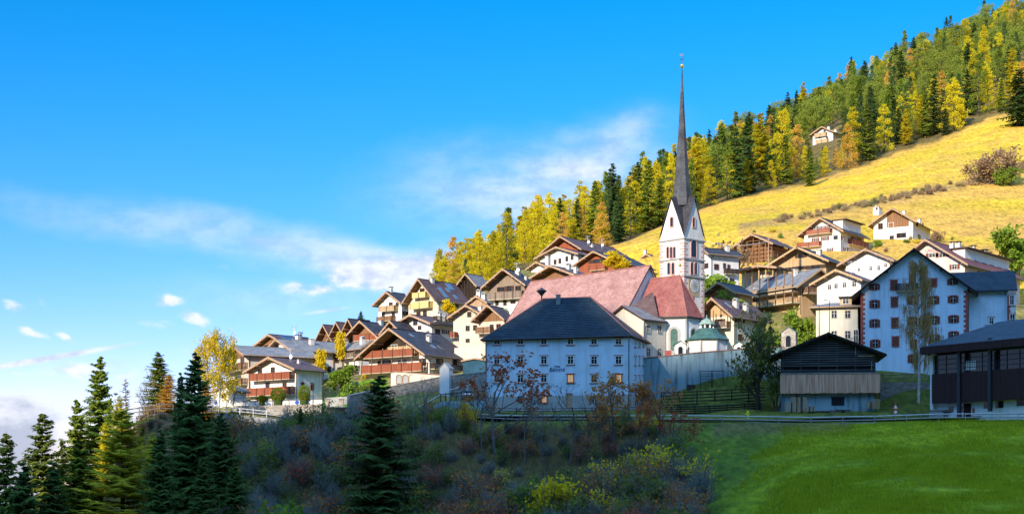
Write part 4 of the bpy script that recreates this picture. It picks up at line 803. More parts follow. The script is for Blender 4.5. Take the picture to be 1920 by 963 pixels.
# ---- sports hall on the right
Ac = P(1747, 782, 231); Bc = P(1925, 782, 217); dv = Vector((Bc.x-Ac.x, Bc.y-Ac.y, 0)); Lh = dv.length*1.35; dv.normalize(); rzh = math.atan2(dv.y, dv.x)
ha = thing('hall', 'long dark timber hall with slanted bluish roof and glazed band at the right edge', 'hall', Ac, rzh)
PADS.append((Ac.x+9, Ac.y+5, 7, Ac.z))
def hz(py): return (YH-py)/F*231-Ac.z
zfloor = hz(755); zg0 = hz(702); zg1 = hz(668); zfa = hz(653); zrf = (YH-607)/F*232-Ac.z
MB().box(.2, Lh, .6, 14, -3, zfloor, W).obj('base_wall', ha)
MB().box(0, Lh, .3, 14, zfloor, zg1+.2, BLKW).obj('core_wall', ha)
m = MB(); st = Lh/3.0
for i in range(3):
    x0 = i*st*.72+.5; x1 = (i+1)*st*.72-.05
    if i == 2: x1 = Lh
    m.box(x0, x1, -.6, .3, zfloor-.1, zg0, HALLW)
m.obj('board_panels', ha)
m = MB(); m.box(.3, Lh, .22, .299, zg0, zg1+.1, GLASS); gl = m.obj('glazing', ha)
m = MB(); 
for i in range(int(Lh/2.2)): m.box(.4+i*2.2, .46+i*2.2, .12, .219, zg0, zg1, METD)
for k in (1, 2, 3): z = lerp(zg0, zg1, k/3.8); m.box(.3, Lh, .12, .218, z-.05, z+.05, METD)
m.obj('glazing_bars', gl)
m = MB(); n = 6
for i in range(6): m.box(6.3+i*.32, 6.5+i*.32, .13, .215, zg0+.3, zg0+1.7, FRAME)
m.obj('curtains', gl)
MB().box(-.05, .45, -.3, .6, -1.5, zg1+.5, W).obj('corner_pillar', ha)
m = MB()
for k in (1, 2): x = k*st*.72+.2; m.box(x-.25, x+.25, -.95, -.45, -.2 if k == 1 else .5, zfa+.7 if k == 2 else zfa, METD)
m.obj('posts', ha)
m = MB(); m.prism([(-.8, -1.6, zfa), (Lh+1, -1.6, zfa), (Lh+1, 8, zrf), (6.5, 8, zrf)], (0, 0, .2), TBL)
m.prism([(-.8, -1.6, zfa), (6.5, 8, zrf), (-.8, 16, zfa)], (0, 0, .2), TBL); m.prism([(6.5, 8, zrf), (Lh+1, 8, zrf), (Lh+1, 16, zfa), (-.8, 16, zfa)], (0, 0, .2), TBL)
hr = m.obj('roof', ha); MB().box(-.85, Lh+1, -1.7, -1.603, zfa-.95, zfa+.2, HALLW).box(-.86, -.8, -1.7, 16, zfa-.95, zfa+.2, HALLW).box(-.8, Lh, -1.6, .3, zfa-.85, zfa-.7, BLKW).obj('fascia', hr)
for x, w_, z_, h_ in ((3.2, .9, zfloor-1.1, .9), (5.0, .9, zfloor-1.1, .9), (10.0, 1.6, zfloor-.7, 1.0), (12.0, 1.4, zfloor-.7, 1.0), (17, 4, zfloor-.6, .9)):
    MB().box(x-w_/2, x+w_/2, .55, .599, z_-h_/2, z_+h_/2, GLASS).obj('window', ha)
MB().box(5.6, 6.9, .5, .599, -.3, 1.9, HALLW).obj('door', ha); MB().box(7.3, 7.5, .3, .599, .5, 1.2, REDT).obj('fire_box', ha)
t = thing('drainpipe', 'thin white pipe standing at the left corner of the dark hall', 'pipe', Ac+Vector((-.35, -.6, 0))); MB().tube([(0, 0, -.2), (0, 0, 7.3), (-.5, 0, 8.3), (-.5, 0, 11.4)], .07, 6, WHITEM).obj('pipe', t)
t = thing('ledge', 'white concrete ledge with metal rail at the foot of the hall corner', 'ledge', Ac+Vector((.9, -1.2, 0))); MB().box(-1.4, 1.2, -.6, .6, -1, 1.0, CONC).box(-1.5, 1.4, -.7, .7, 1.0, 1.12, METAL).obj('slab', t)
t = thing('table', 'small dark table beside the hall base wall', 'table', Ac+Vector((2.1, -2.0, 0))); m = MB().box(-.9, .9, -.4, .4, .7, .78, METD)
for sx in (-.8, .8):
    for sy in (-.3, .3): m.box(sx-.04, sx+.04, sy-.04, sy+.04, -.4, .7, METD)
m.obj('table_frame', t)
t = thing('satellite_dish', 'white satellite dish on a roof stub above the hall', 'satellite dish', P(1852, 612, 236)); m = MB().box(-.1, 2.0, .2, 1.3, -1.2, .5, W).lathe([(.05, .0), (.4, .12), (.55, .35)], WHITEM, 12); m.obj('dish', t)
# ---- walls and fences
def wallobj(name, label, pts, drop, th, mat, cap=None, cat='wall', zb=None, group=None):
    c = P(*pts[0][:1], pts[0][2], pts[0][1]); t = thing(name, label, cat, c, 0, group); m = MB(); mc = MB()
    ps = [P(px, py, D)-c for px, D, py in pts]
    for i, (a, b) in enumerate(zip(ps, ps[1:])):
        dr = Vector((b.x-a.x, b.y-a.y, 0)).normalized(); nn = Vector((-dr.y, dr.x, 0))*th; a2 = a-Vector((0, 0, drop)); b2 = b-Vector((0, 0, drop))
        e = dr*.002*i
        m.prism([a2+e, b2, b2+nn, a2+nn+e], (0, 0, 1), mat) if False else None
        i0 = len(m.v); m.v += [tuple(v) for v in (a2, b2, b2+nn, a2+nn, a, b, b+nn, a+nn)]
        for f in ((0, 1, 5, 4), (1, 2, 6, 5), (2, 3, 7, 6), (3, 0, 4, 7), (4, 5, 6, 7), (3, 2, 1, 0)): m.f.append(tuple(i0+k for k in f)); m.m.append(m.mi(mat))
        if cap:
            u = Vector((0, 0, .003)); o = nn.normalized()*-.1; mc.prism([a+u+o, b+u+o, b+u+nn-o, a+u+nn-o], (0, 0, .15), cap)
    m.obj('masonry', t)
    if cap: mc.obj('coping', t)
    return t
wallobj('churchyard_wall', 'high stained concrete wall below the churchyard with a reddish coping', [(1206, 255.4, 672), (1300, 255.4, 662), (1385, 255.6, 655), (1470, 256, 650)], 12, .5, CONCD, TRD)
t = wallobj('garden_wall', 'long rubble stone wall rising to the right below the big chalet', [(655, 262, 742), (720, 268, 727), (830, 268, 706), (915, 258, 697)], 9, .6, STONEW, CONC)
MB().box(0, 1.4, -.06, .02, -1.6, 0, DW).box(-.1, 1.5, -.08, .0, 0, .12, DW).obj('door', thing('wall_gate', 'small dark door in the high churchyard wall', 'door', P(1288, 722, 255.2)))
t = thing('trellis', 'rusty metal climbing frame standing against the churchyard wall', 'trellis', P(1335, 722, 254.6)); m = MB()
for x in (-2, -.1, .1, 2): m.box(x-.05, x+.05, 0, .08, -1, 2.4, METD)
for z in (0, .5, 1., 1.5, 2.): m.box(-2, 0, 0, .05, z, z+.06, METD)
m.box(-2.2, 2.2, 0, .1, 2.4, 2.5, METD); m.obj('frame', t)
def fence(name, label, pts, h, nr, mat, sp=2.0, pt=.07, pk=False, cat='fence', rail=.08, off=0, postm=None):
    """pts: list of (px,D,py) ground line"""
    c = P(pts[0][0], pts[0][2], pts[0][1]); t = thing(name, label, cat, c); ps = [P(a, y, D)-c for a, D, y in pts]; mr = MB()
    for a, b in zip(ps, ps[1:]):
        L_ = (b-a).length
        for k in range(nr):
            z = Vector((0, 0, h*(k+1)/nr-.1)); mr.tube([a+z, b+z], rail, 4, mat)
        if pk:
            n = int(L_/.3)
            for i in range(n): p = a.lerp(b, (i+.5)/n); mr.box(p.x-.05, p.x+.05, p.y-.03, p.y+.03, p.z, p.z+h, mat)
        n = max(1, int(L_/sp))
        for i in range(n): p = a.lerp(b, i/n); MB().box(p.x-pt, p.x+pt, p.y-pt-.12, p.y+pt-.12, p.z-1, p.z+h+.05, postm or mat).obj('post', t)
    mr.obj('rails', t); return t
fence('guardrail', 'long blue-grey steel guardrail along the road above the green meadow', [(1215, 222.5, 790), (1400, 222.5, 792), (1520, 222, 794), (1640, 221, 792), (1760, 217, 788), (1960, 214, 787)], 1.05, 2, METAL, 3.3, .05, rail=.09)
fence('guardrail', 'steel guardrail in front of the white inn behind the bare trees', [(885, 229, 786), (960, 226, 790), (1080, 224, 790), (1210, 223, 790)], 1.0, 2, METAL, 2.6, .05, rail=.07)
wallobj('road_kerb_wall', 'low pale concrete edge of the road under the guardrail', [(1400, 222.6, 790), (1520, 222.1, 793.5), (1640, 221.1, 791.5)], 1.2, .35, CONC)
fence('wooden_fence', 'dark wooden rail fence on the grass bank in front of the white inn', [(905, 239, 776), (1000, 239, 778), (1110, 239, 776), (1235, 240, 774)], 1.1, 3, DW, 2.6, .09, rail=.05)
fence('wooden_fence', 'dark slatted fence at the foot of the churchyard wall', [(1240, 249, 764), (1340, 249.5, 760), (1435, 249, 754)], 2.6, 5, DW, 2.4, .1, rail=.1)
fence('wooden_fence', 'low dark plank fence along the grass in front of the churchyard', [(1248, 243, 778), (1330, 244, 776), (1428, 244, 771)], 1.4, 4, BLKW, 2.2, .08, rail=.12)
fence('wooden_fence', 'rail fence beside the barn in front of the tall hotel', [(1655, 250, 714), (1740, 250, 712)], 1.2, 2, GW, 3.5, .1)
wallobj('retaining_wall', 'dark stone retaining wall behind the barn below the hotel', [(1650, 247, 716), (1745, 247, 716)], 4.5, .5, STONEW)
fence('parking_railing', 'dark railing with posts in front of the silver car', [(826, 258, 752), (915, 254, 745)], 1.3, 1, DW, .95, .07)
fence('handrail', 'pale sloping handrail of the ramp left of the white inn', [(785, 260, 772), (840, 261, 741), (912, 262, 722)], 1.0, 1, WHITEM, 3.5, .04, rail=.06)
wallobj('ramp_wall', 'smooth concrete wall under the car parking beside the inn', [(770, 256.5, 778), (830, 257, 752), (918, 253, 748)], 6, .4, CONCD)
fence('wooden_fence', 'pale wooden rail fence on the left ridge between the spruces', [(232, 249, 783), (262, 248, 777), (300, 247, 771), (350, 248, 773), (400, 252, 777)], 1.3, 2, GW, 2.0, .09, rail=.1)
fence('road_railing', 'pale metal railing on the edge of the road bridge at the left', [(400, 261, 774), (450, 261, 776), (500, 261, 781), (560, 262, 789)], 1.1, 2, WHITEM, 2.0, .05, rail=.05)
wallobj('bridge_parapet', 'concrete road edge on top of the rubble wall at the left', [(396, 260.4, 774), (455, 260.2, 778), (500, 260.3, 783), (560, 261, 790)], 1.0, .5, CONC)
wallobj('retaining_wall', 'rubble retaining wall under the left road', [(452, 260.5, 784), (500, 260.6, 788), (560, 261.2, 795)], 6, .6, STONEL)
wallobj('garden_wall', 'low white garden wall with blue-grey railing below the round bushes', [(438, 270.5, 753), (480, 271, 752), (604, 272, 748)], 1.6, .3, W, METAL)
wallobj('garden_wall', 'low beige stone wall beneath the white garden wall', [(436, 269.6, 760), (482, 270, 760), (604, 271, 757)], 2.4, .4, STONEL)
fence('garden_railing', 'thin dark railing on the white garden wall', [(438, 270.6, 753), (480, 271.1, 752), (604, 272.1, 748)], .8, 1, METD, 2.6, .04, rail=.03)
t = wallobj('arcade_wall', 'cream wall with a row of small arches below the big chalet', [(733, 275, 699), (742, 274, 697), (838, 273, 704)], 3.5, .4, CREAM, TRD)
c = P(733, 699, 275)
for px in (748, 760, 772, 785): q = P(px, 710, 273.8)-c; arch_window(t, (q.x, q.y-.02, q.z), 0, .9, 1.5, OAK, GREYP, .12, 'niche')
for i, px in enumerate((614, 640)):
    t = thing('gate_pillar', ['left', 'right'][i]+' one of two pale stone gate pillars right of the white chalet', 'pillar', P(px, 772, 269), 0, 'stone gate pillars'); MB().box(-.4, .4, -.4, .4, -1, 2.3, STONEL).box(-.5, .5, -.5, .5, 2.3, 2.45, CONC).obj('pillar', t)
t = thing('bus_shelter', 'small wooden shelter with pale roof beside the gate pillars', 'shelter', P(634, 784, 265)); m = MB().box(-1.6, 1.6, -.9, .9, 1.9, 2.05, CONC)
for sx in (-1.4, 1.4):
    for sy in (-.7, .7): m.box(sx-.07, sx+.07, sy-.07, sy+.07, -.5, 1.9, LW)
m.box(-1.4, 1.4, .6, .7, .2, 1.9, OAK); m.obj('frame', t)
wallobj('terrace_wall', 'grey garden retaining step right of the white chalet', [(612, 276, 745), (690, 275, 741), (720, 275, 738)], 2, .4, CONC)
wallobj('stone_planter', 'pale stone flower bed edge on the green lawn', [(634, 284, 714), (648, 283, 711), (672, 283, 716)], 1.2, .5, STONEL)
wallobj('terrace_wall', 'beige garden wall below the beige rendered house', [(852, 292, 652), (905, 290, 648), (915, 290, 648)], 3.5, .4, BEIGE)
house('garage', 'low blue-walled flat shed between the big chalet and the inn', 272, 20, 912, 868, 920, 697, 676, 673, cat='garage', wall=TARP, roof=METAL, over=.3, fover=.3, purl=False, group=None, pad=False)
wallobj('hedge_bank_wall', 'tumbled dry-stone wall crossing the high meadow', [(1440, 440, 437), (1500, 445, 425), (1570, 450, 407), (1640, 455, 388)], 1.4, 1.0, STONEL)
wallobj('terrace_wall', 'grey garden wall below the half-timbered chalet', [(1625, 386, 459), (1665, 383, 458), (1712, 384, 458)], 2.5, .4, CREAM)
# ---- street lamps, poles, signs
def lamp(label, px, py, D, h, arm=1.0, grp='street lamps'):
    t = thing('street_lamp', label, 'street lamp', P(px, py, D), 0, grp); MB().tube([(0, 0, -1), (0, 0, h)], [.09, .06], 6, METD).obj('pole', t)
    MB().tube([(0, 0, h-.02), (arm*.6, 0, h+.1), (arm, 0, h+.08)], .05, 5, METD).box(arm-.1, arm+.5, -.13, .13, h, h+.12, METD).obj('lamp_head', t)
lamp('dark street lamp rising in front of the cream three-storey house', 1555, 700, 252, 12.3, -.9); lamp('tall dark street lamp with a left arm behind the barn roof', 1536, 690, 250, 10.6, -1.0); lamp('pale lamp post in front of the white chalet wall', 587, 772, 269, 5.0, -.3)
lamp('short lamp post by the garage at the left road', 424, 776, 262, 3.4, .1)
for i, (px, py, D, h, lb) in enumerate(((1390, 391, 545, 7.5, 'taller wooden power pole on the bright meadow right of the spire'), (1345, 432, 440, 5.8, 'lower wooden power pole on the meadow just right of the tower'), (1441, 500, 335, 6.8, 'wooden power pole in front of the open-framed barn'))):
    t = thing('power_pole', lb, 'power pole', P(px, py, D), 0, 'wooden power poles'); MB().tube([(0, 0, -1), (0, 0, h)], [.14, .1], 6, OAK).box(-.5, .5, -.05, .05, h-.5, h-.4, OAK).obj('pole', t)
t = thing('power_cable', 'pale cable sagging from the tower to the open-framed barn', 'cable', P(1320, 452, 330)); a = Vector((0, 0, 0)); b = P(1441, 452, 335)-P(1320, 452, 330)
MB().tube([a.lerp(b, i/8)-Vector((0, 0, .9*math.sin(math.pi*i/8)*1.0-.5*0)) for i in range(9)], .035, 4, WHITEM, False).obj('cable', t)
t = thing('road_sign', 'red and white triangular warning sign on a post by the guardrail', 'road sign', P(1679, 790, 224)); MB().tube([(0, 0, -.5), (0, 0, 2.9)], .04, 6, METAL).obj('post', t)
m = MB().prism([(-.5, -.06, 1.9), (.5, -.06, 1.9), (0, -.06, 2.8)], (0, .03, 0), plain('sign_red', (.6, .03, .03), .4, .02, 1, 0, 0)).prism([(-.3, -.07, 2.0), (.3, -.07, 2.0), (0, -.07, 2.55)], (0, .005, 0), WHITEM); m.obj('warning_plate', t)
m = MB().prism([(.36*math.cos(i*math.pi/8), -.06, 1.45+.36*math.sin(i*math.pi/8)) for i in range(16)], (0, .03, 0), MATS['sign_red']).prism([(.24*math.cos(i*math.pi/8), -.07, 1.45+.24*math.sin(i*math.pi/8)) for i in range(16)], (0, .005, 0), WHITEM); m.obj('round_plate', t)
for px, py, D, lb in ((404, 776, 262, 'round blue road sign by the garage at the left road'), (557, 776, 266, 'round blue road sign in front of the beige garden wall')):
    t = thing('road_sign', lb, 'road sign', P(px, py, D)); MB().tube([(0, 0, -.5), (0, 0, 2.2)], .04, 6, METAL).obj('post', t); MB().prism([(.38*math.cos(i*math.pi/8), -.06, 2.1+.38*math.sin(i*math.pi/8)) for i in range(16)], (0, .03, 0), plain('sign_blue', (.02, .10, .45), .4, .02, 1, 0, 0)).obj('plate', t)
t = thing('hydrant', 'bright yellow hydrant cover on the grass left of the barn', 'hydrant', P(1402, 781, 234)); MB().lathe([(.18, -.3), (.18, .6), (.24, .65), (.24, .75), (.1, .95)], plain('hydrant_yellow', (.8, .7, .02), .5, .05), 10).box(-.4, .4, -.08, .08, .4, .55, MATS['hydrant_yellow']).obj('body', t)
# ---- cars
def car(label, px, py, D, rz, paint, grp='parked cars'):
    t = thing('parked_car', label, 'car', P(px, py, D), rz, grp); L_, W_ = 4.3, 1.75
    prof = [(-2.15, .35), (-2.15, .75), (-2.0, .95), (-1.75, 1.0), (-1.35, 1.38), (-.3, 1.46), (.4, 1.38), (1.05, .98), (1.9, .84), (2.13, .65), (2.15, .35)]
    m = MB(); body = [(-2.15, .3), (-2.17, .7), (-2.05, .93), (1.05, .95), (1.9, .84), (2.13, .65), (2.15, .3)]
    m.prism([(x, -W_/2, z) for x, z in body], (0, W_, 0), paint)
    cab = [(-1.95, .93, 0), (-1.35, 1.40, .17), (-.3, 1.47, .2), (.35, 1.40, .17), (1.05, .94, 0)]
    i0 = len(m.v); n = len(cab)
    for x, z, i_ in cab: m.v.append((x, -W_/2+i_, z))
    for x, z, i_ in cab: m.v.append((x, W_/2-i_, z))
    m.f.append(tuple(i0+k for k in range(n))); m.m.append(m.mi(paint)); m.f.append(tuple(i0+n+k for k in range(n))[::-1]); m.m.append(m.mi(paint))
    for k in range(n-1): m.f.append((i0+k, i0+k+1, i0+n+k+1, i0+n+k)); m.m.append(m.mi(GLASS if k in (0, 3) else paint))
    b = m.obj('body', t)
    for s in (-1, 1):
        y = s*(W_/2-.1); MB().prism([(-1.55, y, 1.0), (.8, y, 1.0), (.3, y-s*.06, 1.33), (-1.25, y-s*.06, 1.33)], (0, s*.035, 0), GLASS).obj('side_window', t)
        for x in (-1.35, 1.35):
            wl = MB().tube([(x, s*W_/2-s*.22, .32), (x, s*W_/2+s*.01, .32)], .33, 14, RUB).obj('wheel', t); MB().tube([(x, s*W_/2+s*.0, .32), (x, s*W_/2+s*.03, .32)], .2, 10, METAL).obj('rim', wl)
        MB().box(2.1, 2.17, s*.6-.17, s*.6+.17, .6, .75, FRAME).obj('headlight', t); MB().box(-2.2, -2.14, s*.65-.12, s*.65+.12, .68, .88, REDT).obj('tail_light', t)
    PADS.append((t.location.x, t.location.y, 2.2, t.location.z)); return t
car('blue car parked nearest to the rail, front to the left', 598, 792, 262.5, math.pi+.15, CARB); car('second blue car just right of the first at the left parking', 626, 790, 263.5, math.pi+.35, CARB)
car('silver car on the ramp beside the white inn', 876, 748, 259, math.pi*.52, SILV)
# ------------------------------------------------------------ terrain mesh
def smap(n0, n1, st): return [n0+i*st for i in range(int((n1-n0)/st)+1)]
pxs = [-9000, -6000, -4000, -2800, -2000, -1400, -900, -600, -400, -250, -120]+smap(-60, 1980, 10)+[2050, 2150, 2300, 2600, 3000, 3600, 4200, 6000, 9000]
Ds = [6, 15, 30, 45, 60, 75, 90, 105]+smap(115, 205, 5)+smap(207, 300, 1.5)+smap(303, 420, 4)+smap(428, 700, 9)+smap(720, 1100, 30)+[1200, 1350, 1600, 2200]
NR = random.Random(5)
def hashn(x, y):
    v = math.sin(x*12.9898+y*78.233)*43758.5453; return v-math.floor(v)
def vnoise(x, y):
    xi, yi = math.floor(x), math.floor(y); fx, fy = x-xi, y-yi; fx = fx*fx*(3-2*fx); fy = fy*fy*(3-2*fy)
    return lerp(lerp(hashn(xi, yi), hashn(xi+1, yi), fx), lerp(hashn(xi, yi+1), hashn(xi+1, yi+1), fx), fy)
def edgeD(px): return interp([(820, 396), (900, 405), (1000, 420), (1100, 436), (1150, 452), (1200, 478), (1300, 518), (1400, 545), (1500, 562), (1600, 585), (1720, 612), (1920, 655), (2300, 700)], px)
def ncol(px, D, z, X):
    n = vnoise(X*.08, D*.08)*.6+vnoise(X*.3, D*.3)*.4; n2 = vnoise(X*.03+9, D*.05+4)
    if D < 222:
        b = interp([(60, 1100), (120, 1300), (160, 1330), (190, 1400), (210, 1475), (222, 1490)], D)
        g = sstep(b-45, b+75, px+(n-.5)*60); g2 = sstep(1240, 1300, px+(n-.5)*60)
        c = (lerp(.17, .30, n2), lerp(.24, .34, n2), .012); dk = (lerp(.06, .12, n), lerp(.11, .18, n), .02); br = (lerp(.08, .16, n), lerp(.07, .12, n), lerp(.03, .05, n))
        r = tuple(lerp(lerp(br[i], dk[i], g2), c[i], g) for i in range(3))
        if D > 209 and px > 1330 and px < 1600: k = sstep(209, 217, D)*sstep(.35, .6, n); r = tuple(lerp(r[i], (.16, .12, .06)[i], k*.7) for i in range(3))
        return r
    e = edgeD(px)
    if D < 252 and px < 860: return (lerp(.10, .18, n), lerp(.08, .13, n), lerp(.04, .06, n))
    if D < 262: 
        g = (lerp(.10, .18, n), lerp(.13, .19, n), .035); return g if px > 900 else tuple(lerp(g[i], (.20, .17, .08)[i], n) for i in range(3))
    if D > e-4 and px > 780: return tuple(lerp((.11, .085, .03)[i], (.26, .19, .08)[i], n) for i in range(3))
    if px > 1120 and D > 330:
        n3 = vnoise(X*.02+z*.05, z*.9); y = (lerp(.60, .76, n2), lerp(.40, .50, n2*.6+n3*.4), .045); o = (.64, .36, .10)
        k = sstep(.55, .8, n)*.5+sstep(e-26, e-6, D)*.7+(.6*sstep(1600, 1760, px)*sstep(470, 430, D)*sstep(.2, .8, n)); k = clamp(k)
        if px > 1380:
            Dl = lerp(432, 520, (px-1440)/510.); k2 = sstep(13, 4, abs(D-Dl+(n-.5)*14)); y = tuple(lerp(y[i], (.42, .27, .10)[i], k2) for i in range(3)); k = max(k, .75*sstep(0, -12, D-Dl)*sstep(.25, .6, n2)); k = max(k, .6*sstep(5, 1, abs(D-Dl-34+(n-.5)*16)))
        return tuple(lerp(y[i], o[i], k) for i in range(3))
    if 600 < px < 730 and 268 < D < 290: return (.12, .25, .02)
    return (lerp(.16, .28, n), lerp(.15, .24, n), .07)
tm = MB(); cols = []
tmat, nt, b = newmat('ground_cover'); b.inputs['Roughness'].default_value = 1; b.inputs['Specular IOR Level'].default_value = .08
at = nt.nodes.new('ShaderNodeVertexColor'); at.layer_name = 'cover'
v = objco(nt); vs = objco(nt, (1, .35, 1))
f1 = ramp2(nt, noise(nt, 1.1, 10, vs, .5), (.38, .42, .42), (1.35, 1.3, 1.15), .32, .68); f2 = ramp2(nt, noise(nt, .16, 5, v), (.65, .7, .7), (1.2, 1.15, 1.0), .3, .7)
c = mix(nt, at.outputs['Color'], f1, .75, 'MULTIPLY'); c = mix(nt, c, f2, .8, 'MULTIPLY'); nt.links.new(c, b.inputs['Base Color']); bump(nt, b, noise(nt, 1.6, 8, v), .5, .25)
nx, ny = len(pxs), len(Ds)
for D in Ds:
    for px in pxs:
        X = (px-960)/F*D; z = ground(X, D)
        if D < 1000: z += (vnoise(X*.15, D*.15)-.5)*.5*(1 if D < 205 else .35)
        tm.v.append((X, D, z)); cols.append(ncol(px, D, z, X))
mi = tm.mi(tmat)
for j in range(ny-1):
    for i in range(nx-1): a = j*nx+i; tm.f.append((a, a+1, a+nx+1, a+nx)); tm.m.append(mi)
me = tm.mesh('terrain', True); ca_ = me.color_attributes.new('cover', 'FLOAT_COLOR', 'POINT')
flat = []
for c_ in cols: flat += [c_[0], c_[1], c_[2], 1]
ca_.data.foreach_set('color', flat); o = put('terrain', me); o['kind'] = 'structure'
m = MB(); m.poly([(-9000, -9000, -145), (9000, -9000, -145), (9000, 14000, -145), (-9000, 14000, -145)], plain('valley_land', (.06, .09, .04), 1, .4, .002, 0, 0)); o = m.obj('valley_floor'); o['kind'] = 'structure'
# ---- roads
def road(name, pts, w, mat, lift=.06):
    m = MB(); P3 = []
    fine = []
    for (a, da), (b_, db) in zip(pts, pts[1:]):
        n = 30
        for i in range(n): t = i/n; pa, pb = (a-960)/F*da, (b_-960)/F*db; fine.append((lerp(pa, pb, t), lerp(da, db, t)))
    fine.append(((pts[-1][0]-960)/F*pts[-1][1], pts[-1][1])); prev = None
    for i, (x, y) in enumerate(fine):
        q = fine[min(i+1, len(fine)-1)]; p = fine[max(i-1, 0)]; d_ = Vector((q[0]-p[0], q[1]-p[1], 0)).normalized(); nn = Vector((-d_.y, d_.x, 0))*w/2
        z = max(ground(x+nn.x*k, y+nn.y*k) for k in (-1, 0, 1))+lift; cur = (Vector((x, y, z))-nn, Vector((x, y, z))+nn)
        if prev: m.prism([prev[0], cur[0], cur[1], prev[1]], (0, 0, .05), mat)
        prev = cur
    o = m.obj(name); o['kind'] = 'structure'; return o
road('road', [(2100, 226.5), (1760, 227), (1500, 227.5), (1300, 227.5), (1100, 228), (960, 230), (880, 236)], 5.5, ASPH)
road('road', [(372, 265), (450, 265), (560, 265.5), (660, 266)], 4.4, ASPH)
# ---- mountain across the valley, behind the camera (throws the shade)
hx, hy = .55, .835; TEL = .445; ctl = []
for X, Y, Z in ((90, 265, 47), (75, 262, 49), (60, 258, 46), (56.5, 262, 17), (36, 257, 21.3), (24, 255, 20.8), (-5, 245, 33), (-11, 268, 20), (-23, 270, 15), (-33, 265, 12), (-46, 262, 5), (-65, 250, 3), (-78, 255, -5)):
    ctl.append((-hy*X+hx*Y, Z+TEL*(hx*X+hy*Y)))
ctl += [(123, 125), (127.3, 127), (129, 132.5), (136, 134)]
ctl.sort(); tab = [(-500, 190), (0, 176), (60, 168)]+[c for c in ctl if c[0] > 60]+[(225, 62), (260, 45), (330, 20), (600, -40)]
Rr = 520; m = MB(); mm = plain('far_forest_slope', (.035, .05, .025), 1, .4, .03, 0, 0); row = []
qs = smap(-700, 55, 15)+smap(57, 240, 1)+smap(245, 600, 15)
for q in qs:
    z = interp(tab, q)+TEL*Rr; bx, by = -hx*Rr-hy*q, -hy*Rr+hx*q
    i = len(m.v); m.v += [(bx, by, z), (bx-hx*400, by-hy*400, z-60), (bx-hx*900, by-hy*900, -146), (bx+hx*380, by+hy*380, -146)]; row.append(i)
k = m.mi(mm)
for a, b_ in zip(row, row[1:]):
    for (p, q) in ((3, 0), (0, 1), (1, 2)): m.f.append((a+p, b_+p, b_+q, a+q)); m.m.append(k)
o = m.obj('mountain'); o['kind'] = 'structure'
# ------------------------------------------------------------ trees
def tri_batch(): return [], [], []
class TB:
    def __init__(s): s.v = []; s.f = []
    def tri(s, a, b, c): i = len(s.v); s.v += [a, b, c]; s.f.append((i, i+1, i+2))
    def quad(s, a, b, c, d): i = len(s.v); s.v += [a, b, c, d]; s.f.append((i, i+1, i+2, i+3))
    def mesh(s, name, mat): me = bpy.data.meshes.new(name); me.from_pydata(s.v, [], s.f); me.materials.append(mat); me.update(); return me
def rv(r): return Vector((r.gauss(0, 1), r.gauss(0, 1), r.gauss(0, 1))).normalized()
def conifer(h, Rm, seed, whorls, nb, nt_, kind, mat, barkm=BARK, z0=.08, tw=.3, gap=0.):
    r = random.Random(seed); t = TB(); tr_ = MB(); lob = [r.uniform(.72, 1.15) for _ in range(9)]
    lean = (r.uniform(-.02, .02)*h, r.uniform(-.02, .02)*h)
    tr_.tube([(0, 0, -1.5), (lean[0]*.3, lean[1]*.3, h*.4), (lean[0], lean[1], h*.97)], [h*.014+.04, h*.010+.02, .02], 6, barkm)
    for w in range(whorls):
        f = z0+(1-z0)*((w+r.uniform(-.3, .3))/whorls); f = clamp(f, .03, .99); z = f*h
        if kind == 'spruce': rr_ = Rm*((1-f)**.70)*(1 if f > .2 else .75+f*1.2)
        elif kind == 'larch': rr_ = Rm*((1-f)**.5)*(.82+.18*math.sin(w*1.7))*(1 if f > .25 else .6+f*1.6)
        else: rr_ = Rm*math.sqrt(max(.02, 1-((f-.55)/.47)**2)) if f > .3 else Rm*.6
        a0 = r.uniform(0, 6.28)
        for b_ in range(nb):
            if r.random() < gap: continue
            a = a0+6.283*b_/nb+r.uniform(-.35, .35); L_ = rr_*r.uniform(.5, 1.18)+.15
            L_ *= lob[int(w*.45+b_*.6) % 9]; d = Vector((math.cos(a), math.sin(a), 0)); side = Vector((-d.y, d.x, 0))
            dr = {'spruce': (-.42+.5*f, .18), 'larch': (-.1+.3*f, .15), 'pine': (.25, .1)}[kind]
            base = Vector((lean[0]*f, lean[1]*f, z+r.uniform(-.55, .55)*h/whorls))
            def pt(s_): return base+d*(L_*s_)+Vector((0, 0, L_*(dr[0]*s_+dr[1]*s_*s_)))
            if tw > .28 and L_ > 1.2: tr_.tube([pt(0), pt(.5), pt(.95)], [.05, .03, .01], 3, barkm, False)
            for k_ in range(nt_):
                s_ = (k_+.6)/nt_; s_ = .15+.85*s_ ; p = pt(s_); ln = L_*(.42-.22*s_)*r.uniform(.7, 1.3)+tw*.35; wd = tw*r.uniform(.7, 1.2)*(1-.3*s_)
                for sg_ in (-1, 1):
                    hang = {'spruce': -.35, 'larch': -.12, 'pine': .15}[kind]
                    q = p+side*(sg_*ln)*r.uniform(.6, 1)+d*(ln*r.uniform(.1, .7))+Vector((0, 0, ln*(hang+r.uniform(-.25, .25))))
                    t.tri(p-d*wd*.6+Vector((0, 0, wd*.25)), q, p+d*wd*.7-Vector((0, 0, wd*r.uniform(.2, .7))))
            e = pt(1.05); t.tri(pt(.75)+side*tw*.5, e, pt(.75)-side*tw*.5)
    t.tri((lean[0]-.12, lean[1], h*.93), (lean[0], lean[1], h*1.01), (lean[0]+.12, lean[1]+.05, h*.93))
    return tr_.mesh('trunk'), t.mesh('crown', mat)
